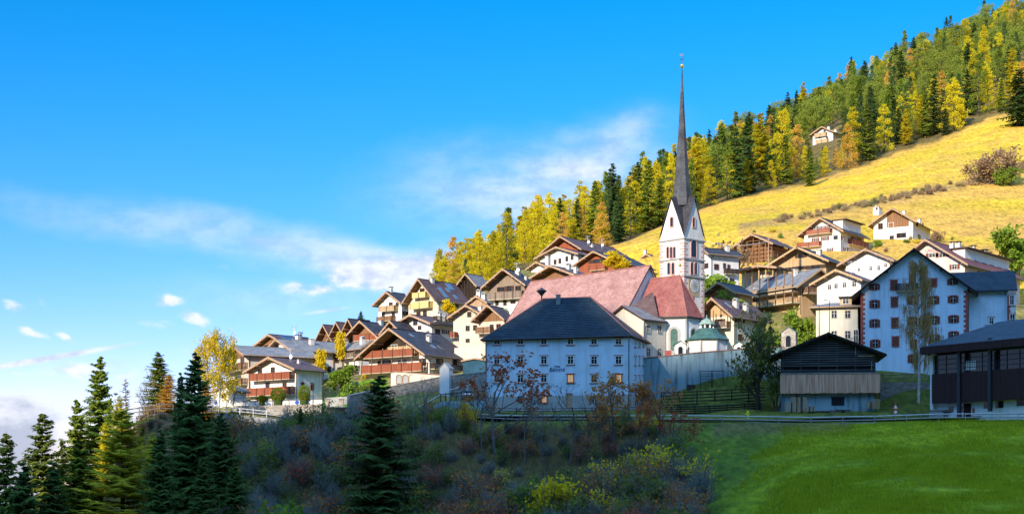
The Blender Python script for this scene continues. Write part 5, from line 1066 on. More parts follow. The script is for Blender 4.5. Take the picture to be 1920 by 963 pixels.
def pine(h, Rm, seed, ncl, nq, mat):
    r = random.Random(seed); t = TB(); tr_ = MB(); tr_.tube([(0, 0, -1.5), (.1, .1, h*.5), (0, 0, h*.92)], [.28, .2, .05], 6, BARK)
    for c in range(ncl):
        f = r.uniform(.28, .97); a = r.uniform(0, 6.28); rr_ = Rm*math.sqrt(max(.05, 1-((f-.52)/.5)**2))*r.uniform(.25, 1); cx, cy, cz = rr_*math.cos(a), rr_*math.sin(a), f*h
        if r.random() < .4: tr_.tube([(0, 0, cz-.8), (cx, cy, cz)], [.08, .03], 3, BARK, False)
        R2 = Rm*r.uniform(.22, .42)
        for k_ in range(nq):
            d = rv(r); p = Vector((cx, cy, cz))+Vector((d.x, d.y, d.z*.6))*R2*r.uniform(.5, 1.1); s_ = r.uniform(.18, .42); u = rv(r); w = d.cross(u).normalized()
            t.tri(p-w*s_*.5, p+(d+u*.6).normalized()*s_*1.3, p+w*s_*.5)
    return tr_.mesh('trunk'), t.mesh('crown', mat)
def branchy(h, seed, depth, spread, barkm, leafm=None, nleaf=0, leafsz=.14, r0=.16, split=3, weep=0., start=.3, stems=1, twigs=True, lrad=.5):
    r = random.Random(seed); tr_ = MB(); tw = TB(); lf = TB(); ends = []
    def grow(p, d, L_, rad_, k):
        n = 3 if k < 2 else 2; pts = [p]; q = p; dd_ = d.copy()
        for i in range(n):
            dd_ = (dd_+rv(r)*.16+Vector((0, 0, -weep*(k/depth) if weep else .05))).normalized(); q = q+dd_*(L_/n); pts.append(q)
        if k >= depth-1 and twigs:
            for a, b_ in zip(pts, pts[1:]):
                s_ = rv(r)*max(.012, rad_*.9); tw.tri(a-s_, b_, a+s_)
            ends.append((q, dd_))
        else: tr_.tube(pts, [rad_*(1-.35*i/n) for i in range(n+1)], 5 if k == 0 else 3, barkm, False)
        if k < depth:
            m_ = split if k else split+3
            for j in range(m_+(1 if k >= depth-2 else 0)):
                s_ = start+(1-start)*(j+r.random())/m_ if k == 0 else r.uniform(.3, 1.0)
                i_ = min(n-1, int(s_*n)); bp = pts[i_].lerp(pts[i_+1], s_*n-i_)
                nd = (dd_*(1-spread*.5)+rv(r)*spread+Vector((0, 0, .15))).normalized()
                grow(bp, nd, L_*r.uniform(.48, .68)*(1.0-.35*s_ if k == 0 else 1), rad_*.5, k+1)
    for s_ in range(stems):
        d0 = Vector((r.gauss(0, .25), r.gauss(0, .25), 1)).normalized() if stems > 1 else Vector((0, 0, 1)); grow(Vector((r.gauss(0, .25)*(stems > 1), r.gauss(0, .25)*(stems > 1), -.6)), d0, h*(.62 if stems == 1 else r.uniform(.35, .6)), r0, 0)
    if leafm:
        for k_ in range(nleaf):
            p, d = r.choice(ends); p = p+rv(r)*lrad*r.random(); 
            if weep: p = p-Vector((0, 0, r.random()*1.6))
            u = rv(r)*leafsz*r.uniform(.6, 1.3); w = rv(r).cross(u).normalized()*leafsz*.6; lf.quad(p-u, p+w, p+u, p-w)
    return tr_.mesh('trunk'), tw.mesh('twigs', TWIG) if twigs else None, lf.mesh('crown', leafm) if leafm else None
def blob(R_, H_, seed, n, sz, mat, stem=True, lumps=7):
    r = random.Random(seed); t = TB(); cs_ = [(Vector((r.uniform(-.5, .5)*R_, r.uniform(-.5, .5)*R_, r.uniform(.3, .7)*H_)), r.uniform(.45, .65)) for _ in range(lumps)]
    for k_ in range(n):
        c_, s_ = r.choice(cs_); d = rv(r); p = c_+Vector((d.x*R_*s_, d.y*R_*s_, d.z*H_*.5*s_*1.2))*r.uniform(.8, 1.05)
        if p.z < 0: p.z = -p.z*.3
        u = rv(r)*sz; w = (d+rv(r)*.5).normalized()*sz*.9; t.tri(p-u*.5, p+w, p+u*.5)
    tr_ = MB().tube([(0, 0, -.5), (0, 0, H_*.6)], [.09, .03], 5, BARK); return tr_.mesh('trunk'), t.mesh('crown', mat)
def tree(name, meshes, label, cat, loc, rz, s=1., group=None, sz=None):
    t = thing(name, label, cat, loc, rz, group); t.scale = (s, s, s*(sz or 1))
    for me in meshes:
        if me: put(me.name.split('.')[0], me, t)
    return t
TR = random.Random(11)
def soft(h, Rm, seed, ncl, nq, mat, pw=.6, kind=0):
    r = random.Random(seed); t = TB(); tr_ = MB(); tr_.tube([(0, 0, -1.5), (.1, .1, h*.5), (0, 0, h*.95)], [.24, .16, .03], 6, BARK)
    for c_ in range(ncl):
        f = r.uniform(.06, .98); a = r.uniform(0, 6.28); en = Rm*(1-f)**pw*(1 if f > .2 else .7+f*1.5); rr_ = en*math.sqrt(r.uniform(.1, 1))*r.uniform(.8, 1.1); cx, cy, cz = rr_*math.cos(a), rr_*math.sin(a), f*h-.12*rr_
        if r.random() < .3: tr_.tube([(0, 0, cz-.1), (cx, cy, cz)], [.06, .02], 3, BARK, False)
        R2 = Rm*r.uniform(.16, .30)*(1.1-.5*f)
        for k_ in range(nq):
            d = rv(r); p = Vector((cx, cy, cz))+Vector((d.x, d.y, d.z*.5))*R2*r.uniform(.3, 1.15); s_ = r.uniform(.14, .34); u = rv(r); w = d.cross(u).normalized(); t.tri(p-w*s_*.5, p+(d+u*.6-Vector((0, 0, .3))).normalized()*s_*1.6, p+w*s_*.5)
    for k_ in range(12): z = h*r.uniform(.9, 1.02); t.tri((-.1, 0, z-.5), (r.uniform(-.2, .2), r.uniform(-.2, .2), z), (.1, .1, z-.4))
    return tr_.mesh('trunk'), t.mesh('crown', mat)
# forest on the hill
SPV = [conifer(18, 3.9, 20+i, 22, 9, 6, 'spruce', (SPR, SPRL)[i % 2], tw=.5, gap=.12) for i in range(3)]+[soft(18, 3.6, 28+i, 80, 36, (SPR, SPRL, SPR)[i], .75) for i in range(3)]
LAV = [conifer(16, 4.3, 40+i, 21, 9, 8, 'larch', (LAR, LARG)[i], tw=.46, gap=.22) for i in range(2)]+[soft(16, 4.2, 48+i, 95, 38, (LAR, LARG, LARG, LAR, LARO, LARG)[i], (.5, .6, .45, .55, .6, .7)[i]) for i in range(6)]
PIV = [pine(14, 4.4, 60+i, 34, 80, PIN) for i in range(4)]
def zone(px):
    return 'left of the church spire' if px < 1260 else 'between the spire and the lone high chalet' if px < 1520 else 'above the lone high chalet' if px < 1700 else 'at the upper right'
occ = {}
def free(X, Y, dmin):
    k0 = (int(X//8), int(Y//8))
    for i in (-1, 0, 1):
        for j in (-1, 0, 1):
            for (x, y) in occ.get((k0[0]+i, k0[1]+j), ()):
                if (x-X)**2+(y-Y)**2 < dmin*dmin: return False
    occ.setdefault(k0, []).append((X, Y)); return True
cnt = {'s': 0, 'l': 0, 'p': 0}; tries = 0
hcl = (1550, 690)
while tries < 9000 and sum(cnt.values()) < 860:
    tries += 1; px = TR.uniform(815, 1985); e = edgeD(px); u = TR.random()**1.25; depth = interp([(815, 60), (1000, 230), (1300, 330), (1920, 420)], px); D = e+u*depth
    if abs(px-1548) < 34 and 605 < D < 715: continue
    if abs(px-1495) < 25 and 610 < D < 672: continue
    X = (px-960)/F*D
    if not free(X, D, interp([(400, 4.6), (900, 6.2)], D)): continue
    n = vnoise(X*.03, D*.03); band = (D-e)
    lf = interp([(800, 1.1), (1080, 1.0), (1150, .55), (1300, .34), (1600, .28), (1920, .32)], px)
    if band < 45: lf = interp([(800, .95), (1140, .85), (1170, .45), (1260, .75), (1500, .66), (1920, .55)], px)
    kd = 'l' if TR.random() < lf+(n-.5)*.5 else ('p' if TR.random() < interp([(900, .25), (1300, .5), (1700, .75)], px) and band > 60 else 's')
    if cnt[kd] >= 295: continue
    i_ = cnt[kd]; cnt[kd] += 1
    hs = interp([(400, .85), (470, 1.0), (560, 1.12), (800, 1.1)], D)*TR.choice((TR.uniform(.5, .85), TR.uniform(.8, 1.1), TR.uniform(.9, 1.25)))
    if px > 1250 and band < 45: hs *= 1.12
    if abs(px-1548) < 36 and D < 610: hs *= .42
    z = ground(X, D)
    V, nm, lb, gr = {'l': (LAV, 'larch_tree', 'golden autumn larch in the hillside forest ', 'golden larches in the hillside forest '), 's': (SPV, 'spruce_tree', 'dark green pointed spruce in the hillside forest ', 'dark spruces in the hillside forest '), 'p': (PIV, 'pine_tree', 'olive round-crowned pine in the hillside forest ', 'round-crowned pines in the hillside forest ')}[kd]
    tree(nm, TR.choice(V), lb+zone(px), 'tree', (X, D, z-.3), TR.uniform(0, 6.28), hs, gr+zone(px), TR.uniform(.9, 1.12))
# single conifers on the left, foreground
def place(name, meshes, label, cat, px, D, ytop, hm, group=None, rz=None, ybase=None, wscale=1.):
    """scale so that the top reaches image height ytop when seen from the photo's viewpoint"""
    g = gp(px, D); h = P(px, ytop, D).z-g.z; s = h/hm
    t = tree(name, meshes, label, cat, g-Vector((0, 0, .3)), TR.uniform(0, 6.28) if rz is None else rz, s*wscale, group); t.scale[2] = s; return t
def hs(seed, h=28, R_=7.4, mat=SPR, wh=36, nb=10, nt_=12, kind='spruce', gap=.05, tw=.46): return conifer(h, R_, seed, wh, nb, nt_, kind, mat, tw=tw, gap=gap)
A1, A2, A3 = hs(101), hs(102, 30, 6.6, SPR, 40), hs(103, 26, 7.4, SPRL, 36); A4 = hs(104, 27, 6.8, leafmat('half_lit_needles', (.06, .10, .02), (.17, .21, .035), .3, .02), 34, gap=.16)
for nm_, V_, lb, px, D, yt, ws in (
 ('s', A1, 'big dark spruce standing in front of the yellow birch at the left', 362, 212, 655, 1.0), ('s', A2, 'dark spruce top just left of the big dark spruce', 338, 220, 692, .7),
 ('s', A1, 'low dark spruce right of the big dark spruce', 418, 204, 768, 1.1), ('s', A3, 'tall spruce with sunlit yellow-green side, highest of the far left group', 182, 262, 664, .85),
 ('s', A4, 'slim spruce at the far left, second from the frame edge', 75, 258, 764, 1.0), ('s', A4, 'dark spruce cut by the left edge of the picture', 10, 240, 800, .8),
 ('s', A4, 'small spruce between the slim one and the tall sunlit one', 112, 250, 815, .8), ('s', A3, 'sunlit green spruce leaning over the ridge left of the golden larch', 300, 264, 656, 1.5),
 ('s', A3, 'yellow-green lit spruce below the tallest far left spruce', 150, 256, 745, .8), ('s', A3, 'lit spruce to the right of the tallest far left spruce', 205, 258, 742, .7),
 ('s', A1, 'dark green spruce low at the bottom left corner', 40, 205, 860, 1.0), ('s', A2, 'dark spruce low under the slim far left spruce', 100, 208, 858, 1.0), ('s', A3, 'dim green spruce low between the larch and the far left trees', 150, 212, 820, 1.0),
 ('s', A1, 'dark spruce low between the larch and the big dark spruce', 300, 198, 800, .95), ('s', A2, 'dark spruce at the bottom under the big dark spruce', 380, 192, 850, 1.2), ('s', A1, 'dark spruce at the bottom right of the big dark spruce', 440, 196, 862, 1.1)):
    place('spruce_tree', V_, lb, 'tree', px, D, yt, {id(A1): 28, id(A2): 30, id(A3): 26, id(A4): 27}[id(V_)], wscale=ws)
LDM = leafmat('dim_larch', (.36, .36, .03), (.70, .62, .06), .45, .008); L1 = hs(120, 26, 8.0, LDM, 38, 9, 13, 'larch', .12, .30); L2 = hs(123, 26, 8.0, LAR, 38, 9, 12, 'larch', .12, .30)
place('larch_tree', L1, 'large feathery yellow-green larch in the left foreground', 'tree', 225, 247, 738, 26, wscale=1.0)
place('larch_tree', L1, 'second feathery larch low in the left foreground', 'tree', 262, 238, 815, 26, wscale=1.1)
place('larch_tree', L1, 'broad feathery larch in front of the lit one at the left', 'tree', 232, 212, 765, 26, wscale=1.35)
place('larch_tree', L1, 'feathery larch low on the steep bank below the left fence', 'tree', 285, 222, 812, 26, wscale=1.3)
place('spruce_tree', A4, 'half-lit spruce on the bank right of the feathery larch', 'tree', 268, 240, 792, 27, wscale=1.0)
place('larch_tree', L2, 'golden larch catching the sun behind the feathery larch', 'tree', 196, 255, 790, 26, wscale=.7)
place('larch_tree', hs(121, 22, 5.2, LARO, 34, 9, 10, 'larch', .1, .3), 'orange-golden larch glowing on the ridge left of the big dark spruce', 'tree', 316, 252, 698, 22, wscale=1.7)
place('larch_tree', hs(124, 22, 5.2, LARO, 34, 9, 10, 'larch', .1, .3), 'golden larch between the big dark spruce and the yellow birch', 'tree', 386, 256, 715, 22, wscale=1.7)
place('larch_tree', hs(122, 20, 4.2, DRY, 30, 7, 8, 'larch', .25, .2), 'thin brownish larch tip behind the feathery larch', 'tree', 237, 258, 706, 20)
place('bare_tree', branchy(13, 260, 5, .6, BARKG, DRY, 700, .12, .16, 3, 0, .3), 'pale leafless tree on the ridge left of the sunlit green spruce', 'tree', 270, 262, 690, 12.5)
place('spruce_tree', hs(130, 28, 9.0, SPR, 40, 9, 9), 'big dark spruce in the ravine below the stone wall', 'tree', 712, 200, 698, 28, wscale=1.25)
place('spruce_tree', A2, 'small dark spruce by the left road above the ravine', 'tree', 563, 232, 758, 30, wscale=1.0)
place('spruce_tree', A1, 'tiny spruce tip above the stepped brown gables', 'tree', 676, 348, 580, 28, wscale=1.2)
place('spruce_tree', SPV[0], 'green spruce on the meadow edge at the right frame side', 'tree', 1908, 600, 128, 18, wscale=1.7)
place('spruce_tree', SPV[1], 'dark green spruce at the meadow edge below the lone chalet', 'tree', 1518, 548, 272, 18, wscale=1.1)
# ---- deciduous
BT = [branchy(13, 200+i, 5, .62, BARKG, BRO, 800, .22, .16, 3, 0, .3) for i in range(3)]
BN = [branchy(13, 220+i, 5, .58, BARKG, None, 0, .1, .15, 3, 0, .3) for i in range(2)]
place('bare_tree', BT[0], 'tree with sparse rust leaves in front of the left part of the inn', 'tree', 930, 216, 645, 12.5, wscale=1.2)
place('bare_tree', BN[0], 'leafless tree in front of the middle of the inn', 'tree', 1067, 212, 700, 12.5, wscale=1.2)
place('bare_tree', BT[1], 'slender tree with rust leaves in front of the right part of the inn', 'tree', 1150, 214, 675, 12.5, wscale=1.0)
place('bare_tree', BT[2], 'orange-brown leaved tree at the right corner of the inn', 'tree', 1232, 212, 690, 12.5, wscale=1.15)
place('bare_tree', BT[0], 'low rust-coloured tree at the edge of the green meadow', 'tree', 1262, 206, 760, 12.5, wscale=1.3)
place('bare_tree', BN[1], 'thin bare tree in front of the sloping stone wall', 'tree', 800, 225, 690, 12.5, wscale=.9)
place('bare_tree', BN[0], 'thin bare tree between the ravine spruce and the stone wall', 'tree', 775, 224, 712, 12.5, wscale=.8)
place('bare_tree', BN[1], 'thin bare tree left of the ravine spruce above the cars', 'tree', 655, 228, 735, 12.5, wscale=.9)
place('bare_tree', BN[1], 'small leafless tree between the middle and right inn trees', 'tree', 1100, 214, 715, 12.5, wscale=.7)
place('bare_tree', BT[1], 'rust-leaved tree just left of the inn wall', 'tree', 895, 220, 715, 12.5, wscale=1.0)
for i, (px, D, yt) in enumerate(((985, 213, 700), (1020, 210, 735), (1125, 212, 705), (1195, 213, 700), (1215, 208, 730), (905, 216, 690), (860, 221, 715), (740, 222, 735))):
    place('bare_tree', (BN+BT)[i % 5], 'thin bare tree rising from the ravine edge below the road', 'tree', px, D, yt, 12.5, 'thin bare trees along the ravine edge', wscale=.7)
BL = [branchy(12, 240, 5, .6, BARK, OLV, 2600, .20, .22, 3, 0, .2, 3, lrad=.9)]
place('leafy_tree', BL[0], 'broad olive-leaved tree left of the dark barn', 'tree', 1425, 244, 592, 9.0, wscale=.72)
place('leafy_tree', BL[0], 'darker leafy tree hugging the left end of the barn', 'tree', 1456, 242, 655, 9.0, wscale=.5)
def weeping(h, seed):
    r = random.Random(seed); tr_ = MB(); tw = TB(); lf = TB(); tr_.tube([(0, 0, -1), (.2, 0, h*.3), (-.1, .1, h*.65), (0, 0, h*.97)], [.24, .2, .12, .03], 7, BIRB)
    for k_ in range(62):
        f = r.uniform(.22, .98); z = f*h; a = r.uniform(0, 6.28); L_ = (1.0-f)*3.6+r.uniform(.7, 1.8); L_ *= 1 if f > .3 else .8; dx, dy = math.cos(a), math.sin(a)
        tip = Vector((dx*L_, dy*L_, z+L_*.5)); tr_.tube([(0, 0, z-.3), (dx*L_*.55, dy*L_*.55, z+L_*.42), tuple(tip)], [.06, .04, .015], 3, BARK, False)
        for q in range(26):
            s_ = r.uniform(.35, 1.05); p = Vector((dx*L_*s_, dy*L_*s_, z+L_*.5*s_))+rv(r)*.25; ln = r.uniform(1.2, 4.2)*min(1, z/8); e = p+Vector((r.gauss(0, .22), r.gauss(0, .22), -ln)); w = Vector((.022, .01, 0)); tw.tri(p-w, p+w, e)
            for j in range(8):
                c_ = p.lerp(e, r.random())+rv(r)*.08; u = rv(r)*.085; v_ = rv(r).cross(u).normalized()*.05; lf.quad(c_-u, c_+v_, c_+u, c_-v_)
    return tr_.mesh('trunk'), tw.mesh('twigs', leafmat('birch_twigs', (.20, .12, .06), (.36, .22, .10), .15, .01)), lf.mesh('crown', leafmat('birch_leaves', (.34, .21, .05), (.62, .42, .09), .4, .01))
WB = weeping(24, 250)
place('birch_tree', WB, 'tall weeping birch with thin golden leaves in front of the hotel', 'tree', 1722, 243, 478, 24)
YB = branchy(18, 252, 5, .5, BIRB, YLV, 7500, .22, .2, 4, .35, .06, lrad=1.0)
place('birch_tree', YB, 'yellow autumn birch at the left end of the village', 'tree', 410, 266, 618, 14.5, wscale=.68)
YS = branchy(6, 255, 4, .5, BARK, YLV, 2600, .2, .12, 4, 0, .15, lrad=.5)
place('yellow_tree', YS, 'small bright yellow tree beside the white house with brown posts', 'tree', 606, 298, 662, 4.8, wscale=.75)
place('yellow_tree', YS, 'yellow tree in front of the yellow-trimmed chalet', 'tree', 842, 325, 566, 4.8, wscale=1.3)
place('yellow_tree', YS, 'yellow-green tree in front of the red-brown timber house', 'tree', 1158, 362, 478, 4.8, wscale=1.7)
place('yellow_tree', YS, 'small yellow tree between the stepped brown gables', 'tree', 643, 306, 632, 4.8, wscale=.6)
GS = branchy(6, 256, 4, .5, BARK, GRN, 2600, .2, .12, 4, 0, .15, lrad=.5)
place('green_tree', GS, 'light green shrub tree on the lawn behind the white chalet', 'tree', 636, 281, 690, 4.8, wscale=1.1)
place('green_tree', GS, 'small green tree in front of the white house right of the tower', 'tree', 1336, 305, 508, 4.8, wscale=1.0)
place('green_tree', GS, 'bright green tree at the right edge behind the pink hotel', 'tree', 1912, 340, 440, 4.8, wscale=1.2)
place('green_tree', GS, 'yellow-green tree left of the cream three-storey house', 'tree', 1513, 268, 590, 4.8, wscale=.8)
for px, D, yt, ws, lb in ((516, 271.6, 729, 1.0, 'small round clipped bush left of the three topiary bushes'), (521.5, 271.8, 727, 1.1, 'round clipped bush under the lower red balcony'), (570, 271.8, 722, .9, 'tall egg-shaped clipped bush in front of the white wall')):
    if px == 516: px = 492; yt = 741
    c = P(px, 754, D); h = P(px, yt, D).z-c.z; r_ = {492: 1.0, 521.5: 1.3, 570: 1.05}[px]
    tr_, cr = blob(r_*1.25, h*1.05, int(px), 2600, .13, HED, lumps=1)
    t = TB(); r = random.Random(int(px))
    for k_ in range(3200):
        d = rv(r); p = Vector((d.x*r_, d.y*r_, h*.5+d.z*h*.5))*1.0*1.0; u = rv(r)*.11; w = (d+rv(r)*.7).normalized()*.12; t.tri(p-u, p+w, p+u)
    tree('topiary_bush', (MB().tube([(0, 0, -.5), (0, 0, h*.6)], [r_*.75, r_*.75], 10, plain('bush_core', (.05, .08, .02), 1) if 'bush_core' not in MATS else MATS['bush_core']).mesh('trunk'), t.mesh('crown', HED)), lb, 'bush', c, 0, 1, 'round clipped bushes in the chalet garden')
# ---- shrubs
def bush(h, seed, mat, nl, sz=.12): return branchy(h, seed, 3, .6, BARKG, mat, nl, sz, .05, 4, 0, .15, 7, lrad=.45)
SH = {'grey': [branchy(4, 300+i, 3, .5, BARKG, None, 0, .1, .05, 5, 0, .1, 10) for i in range(3)], 'rust': [bush(4, 310+i, BRO, 420) for i in range(3)], 'olive': [bush(4, 320+i, OLV, 700) for i in range(3)], 'yellow': [bush(4, 330+i, YLV, 380) for i in range(2)]}
for k_ in SH: pass
DZ = {'grey': 'leafless grey thicket bush', 'rust': 'rust-brown leaved bush', 'olive': 'dull olive-green bush', 'yellow': 'sparse yellow-leaved bush'}
def zr_(px, D): return ('in the left of the ravine' if px < 700 else 'in the middle ravine' if px < 1000 else 'in the ravine beside the meadow')+(', close to the road' if D > 205 else ', low on the slope')
n_ = 0; tries = 0; occ.clear(); kc = {}
while n_ < 420 and tries < 5000:
    tries += 1; D = TR.uniform(160, 250); px = TR.uniform(385, 1320)
    if D > 221 and D > interp([(385, 250), (600, 250), (780, 236), (890, 223), (891, 221)], px): continue
    lim = interp([(160, 1330), (190, 1310), (215, 1250), (221, 1230)], D)
    if px > lim: continue
    X = (px-960)/F*D
    if not free(X, D, 2.1): continue
    q = TR.random(); k_ = ('grey' if q < .48 else 'olive' if q < .88 else 'rust' if q < .95 else 'yellow') if px < 760 else ('grey' if q < .30 else 'olive' if q < .60 else 'rust' if q < .92 else 'yellow')
    s = TR.uniform(.9, 1.6)*(1.35 if D < 205 else .75 if px > 860 else 1.0)
    if px < 700: s *= 1.25
    if kc.get(k_, 0) > 290: continue
    kc[k_] = kc.get(k_, 0)+1
    lb = DZ[k_]+' '+zr_(px, D); tree({'grey': 'bare_bush', 'rust': 'rust_bush', 'olive': 'leafy_bush', 'yellow': 'yellow_bush'}[k_], TR.choice(SH[k_]), lb, 'shrub', gp(px, D)-Vector((0, 0, .2)), TR.uniform(0, 6.28), s, lb+', one of many'); n_ += 1
for px, D, yt, k_, lb in ((880, 226, 742, 'yellow', 'yellow-orange bush below the silver car'), (822, 226, 745, 'olive', 'green-yellow bush below the ramp wall'), (1215, 219, 765, 'yellow', 'yellow-green bush near the right corner of the inn'), (545, 240, 772, 'olive', 'olive bush beside the small spruce near the left road'), (1035, 196, 860, 'yellow', 'yellow-green sapling low in the ravine'), (525, 190, 900, 'olive', 'pale green bush low at the left of the ravine'), (985, 200, 880, 'olive', 'green bush low in the ravine left of the sapling')):
    r = random.Random(int(px)); ms = branchy(4, int(px), 3, .6, BARKG, {'yellow': YLV, 'olive': GRN}[k_], 1700, .13, .05, 4, 0, .15, 7, lrad=.6); place('shrub', ms, lb, 'shrub', px, D, yt, 3.4)
# dry slope bushes under the left fence, meadow hedge line
DB = [branchy(3, 350+i, 3, .6, BARKG, DRY, 900, .13, .04, 4, 0, .1, 8, lrad=.5) for i in range(3)]
i_ = 0; tries = 0
while i_ < 110:
    px = TR.uniform(215, 470); D = TR.uniform(222, 259)
    if abs(px-362) < 5: continue
    lb = 'dry pale scrub on the slope under the left fence and road'; tree('scrub_bush', TR.choice(DB), lb, 'shrub', gp(px, D)-Vector((0, 0, .2)), TR.uniform(0, 6.28), TR.uniform(.5, 1.1), lb); i_ += 1
for i in range(130):
    t_ = TR.random()**.8; px = lerp(1440, 1950, t_); D = lerp(432, 520, t_)+TR.uniform(-6, 6)
    big = px > 1740
    ms = TR.choice(DB) if TR.random() < .88 else TR.choice(SH['olive']); lb = 'brownish hedge bush in the line crossing the high meadow'+(', right end' if big else '')
    tree('hedge_bush', ms, lb, 'shrub', gp(px, D)-Vector((0, 0, .2)), TR.uniform(0, 6.28), TR.uniform(.35, .95)*(1.4 if big else 1), lb)
place('shrub', branchy(7, 370, 4, .6, BARK, DRY, 3000, .2, .12, 4, 0, .15, 5, lrad=.7), 'large brown round bush in the hedge line at the right', 'shrub', 1862, 492, 283, 5.0, wscale=1.2)
place('shrub', branchy(5, 371, 4, .6, BARK, GRN, 2600, .2, .1, 4, 0, .15, 5, lrad=.7), 'dark green bush beside the large brown round bush', 'shrub', 1885, 488, 310, 4.0, wscale=1.2)
for px, D, yt, lb in ((1345, 350, 440, 'brown shrub above the white house right of the tower'), (1365, 352, 442, 'second brown shrub left of the open-framed barn'), (1757, 388, 424, 'pale dry bush right of the half-timbered chalet'), (1698, 384, 443, 'green bush in the garden of the half-timbered chalet'), (1645, 384, 443, 'dark green bush at the left corner of the half-timbered chalet'), (1455, 338, 474, 'olive bush at the foot of the open-framed barn')):
    ms = TR.choice(DB) if 'brown' in lb or 'dry' in lb else (branchy(3, 380+px, 3, .6, BARKG, YLV if 'yellow' in lb or 'climb' in lb else GRN, 1300, .14, .04, 4, 0, .1, 8, lrad=.5)); place('shrub', ms, lb, 'shrub', px, D, yt, 2.4)
place('green_tree', GS, 'climbing greenery in front of the small open timber gable', 'tree', 1382, 287, 556, 4.8, wscale=.8)
DBv = (OLV, GRN)
for i, (px, D, yt) in enumerate(((1440, 284, 592), (1462, 284, 595), (1490, 283, 598), (1508, 280, 606), (1525, 286, 590), (1448, 275, 618), (1500, 272, 628), (680, 279, 700), (700, 278, 705), (662, 280, 697), (902, 266, 690), (885, 267, 688), (862, 268, 690))):
    lb = ('garden bush on the bank between the balconied house and the barn' if px > 1300 else 'garden bush right of the lawn by the big chalet' if px < 800 else 'yellow-green plant on the stone wall beside the inn')
    ms = branchy(3, 400+i, 3, .6, BARKG, DBv[i % 2], 900, .14, .04, 4, 0, .1, 8, lrad=.5); place('shrub', ms, lb, 'shrub', px, D, yt, 2.6, lb)
ub = TB(); r = random.Random(78)
for i in range(60000):
    D = r.uniform(150, 250); px = r.uniform(340, 1340)
    if D > 222 and D > interp([(340, 254), (600, 250), (780, 238), (890, 223), (891, 222)], px): continue
    if px > interp([(160, 1340), (190, 1320), (215, 1270), (221, 1240)], D): continue
    X = (px-960)/F*D; z = ground(X, D); h = r.uniform(.5, 1.9)*(.5 if D > 214 else 1); a = r.uniform(0, 6.28); w = r.uniform(.015, .04); l = r.uniform(.1, .9); b_ = r.uniform(0, 6.28)
    ub.tri((X-w, D, z-.2), (X+w, D+w, z-.2), (X+l*math.cos(b_), D+l*math.sin(b_), z+h))
o = put('undergrowth', ub.mesh('undergrowth', leafmat('undergrowth_stems', (.08, .07, .05), (.17, .14, .09), .15, .03))); tag(o, 'tangled bare undergrowth covering the shaded ravine slope', 'undergrowth', kind='stuff')
gr_ = [branchy(3, 500+i, 3, .6, BARKG, (GRN, OLV, YLV, DRY)[i], 700, .13, .04, 4, 0, .1, 8, lrad=.5) for i in range(4)]
i_ = 0; tries = 0
while i_ < 70 and tries < 3000:
    tries += 1
    if TR.random() < .5: px = TR.uniform(640, 1000); D = TR.uniform(285, 360)
    else: px = TR.uniform(1320, 1900); D = TR.uniform(285, 410)
    X = (px-960)/F*D
    if any((X-q[0])**2+(D-q[1])**2 < (q[2]*.98)**2 for q in PADS): continue
    lb = 'garden bush between the chalets '+('left of the church' if px < 1100 else 'on the slope right of the church'); tree('garden_bush', TR.choice(gr_), lb, 'shrub', (X, D, ground(X, D)-.2), TR.uniform(0, 6.28), TR.uniform(.45, 1.0), lb); i_ += 1
# bank grass tufts near the road and meadow: uncountable
gm = TB(); r = random.Random(77)
for i in range(110000):
    D = r.uniform(112, 219); px = r.uniform(1270, 1990); X = (px-960)/F*D; z = ground(X, D)
    if px < interp([(60, 1100), (120, 1300), (160, 1330), (190, 1400), (210, 1475), (222, 1490)], D)+(vnoise(X*.1, D*.1)-.5)*70 and r.random() < .85: continue
    h = r.uniform(.12, .38)*(.5+vnoise(X*.25, D*.25)); a = r.uniform(0, 6.28); dx, dy = math.cos(a)*.05, math.sin(a)*.05; lx, ly = r.uniform(-.1, .1), r.uniform(-.1, .1)
    z -= .15; gm.tri((X-dx, D-dy, z), (X+dx, D+dy, z), (X+lx, D+ly, z+h+.15))
o = put('meadow_grass', gm.mesh('meadow_grass', leafmat('meadow_blades', (.13, .19, .010), (.36, .40, .018), .4, .02))); tag(o, 'short green grass covering the shaded near meadow', 'grass', kind='stuff')
# ------------------------------------------------------------ world, sun, camera
wd = bpy.data.worlds.new('World'); SC.world = wd; wd.use_nodes = True; nt = wd.node_tree; nt.nodes.clear()
out = nt.nodes.new('ShaderNodeOutputWorld'); bg = nt.nodes.new('ShaderNodeBackground'); bg.inputs[1].default_value = SKYSTR
sky = nt.nodes.new('ShaderNodeTexSky'); sky.sky_type = 'NISHITA'; sky.sun_disc = False; sky.sun_elevation = math.atan(TEL); sky.sun_rotation = math.atan2(-hx, -hy); sky.altitude = 1400; sky.air_density = 1.0; sky.dust_density = .3; sky.ozone_density = 2.0
hsn = nt.nodes.new('ShaderNodeHueSaturation'); hsn.inputs['Saturation'].default_value = SKYSAT; hsn.inputs['Hue'].default_value = SKYHUE; hsn.inputs['Value'].default_value = SKYVAL; nt.links.new(sky.outputs[0], hsn.inputs['Color'])
tc = nt.nodes.new('ShaderNodeTexCoord'); sep = nt.nodes.new('ShaderNodeSeparateXYZ'); nt.links.new(tc.outputs['Generated'], sep.inputs[0])
def M(op, a, b=None, c=None):
    n = nt.nodes.new('ShaderNodeMath'); n.operation = op
    for i, v in enumerate((a, b, c)):
        if v is None: continue
        if isinstance(v, (int, float)): n.inputs[i].default_value = v
        else: nt.links.new(v, n.inputs[i])
    return n.outputs[0]
az = M('ARCTAN2', sep.outputs[0], sep.outputs[1]); el = M('ARCSINE', sep.outputs[2])
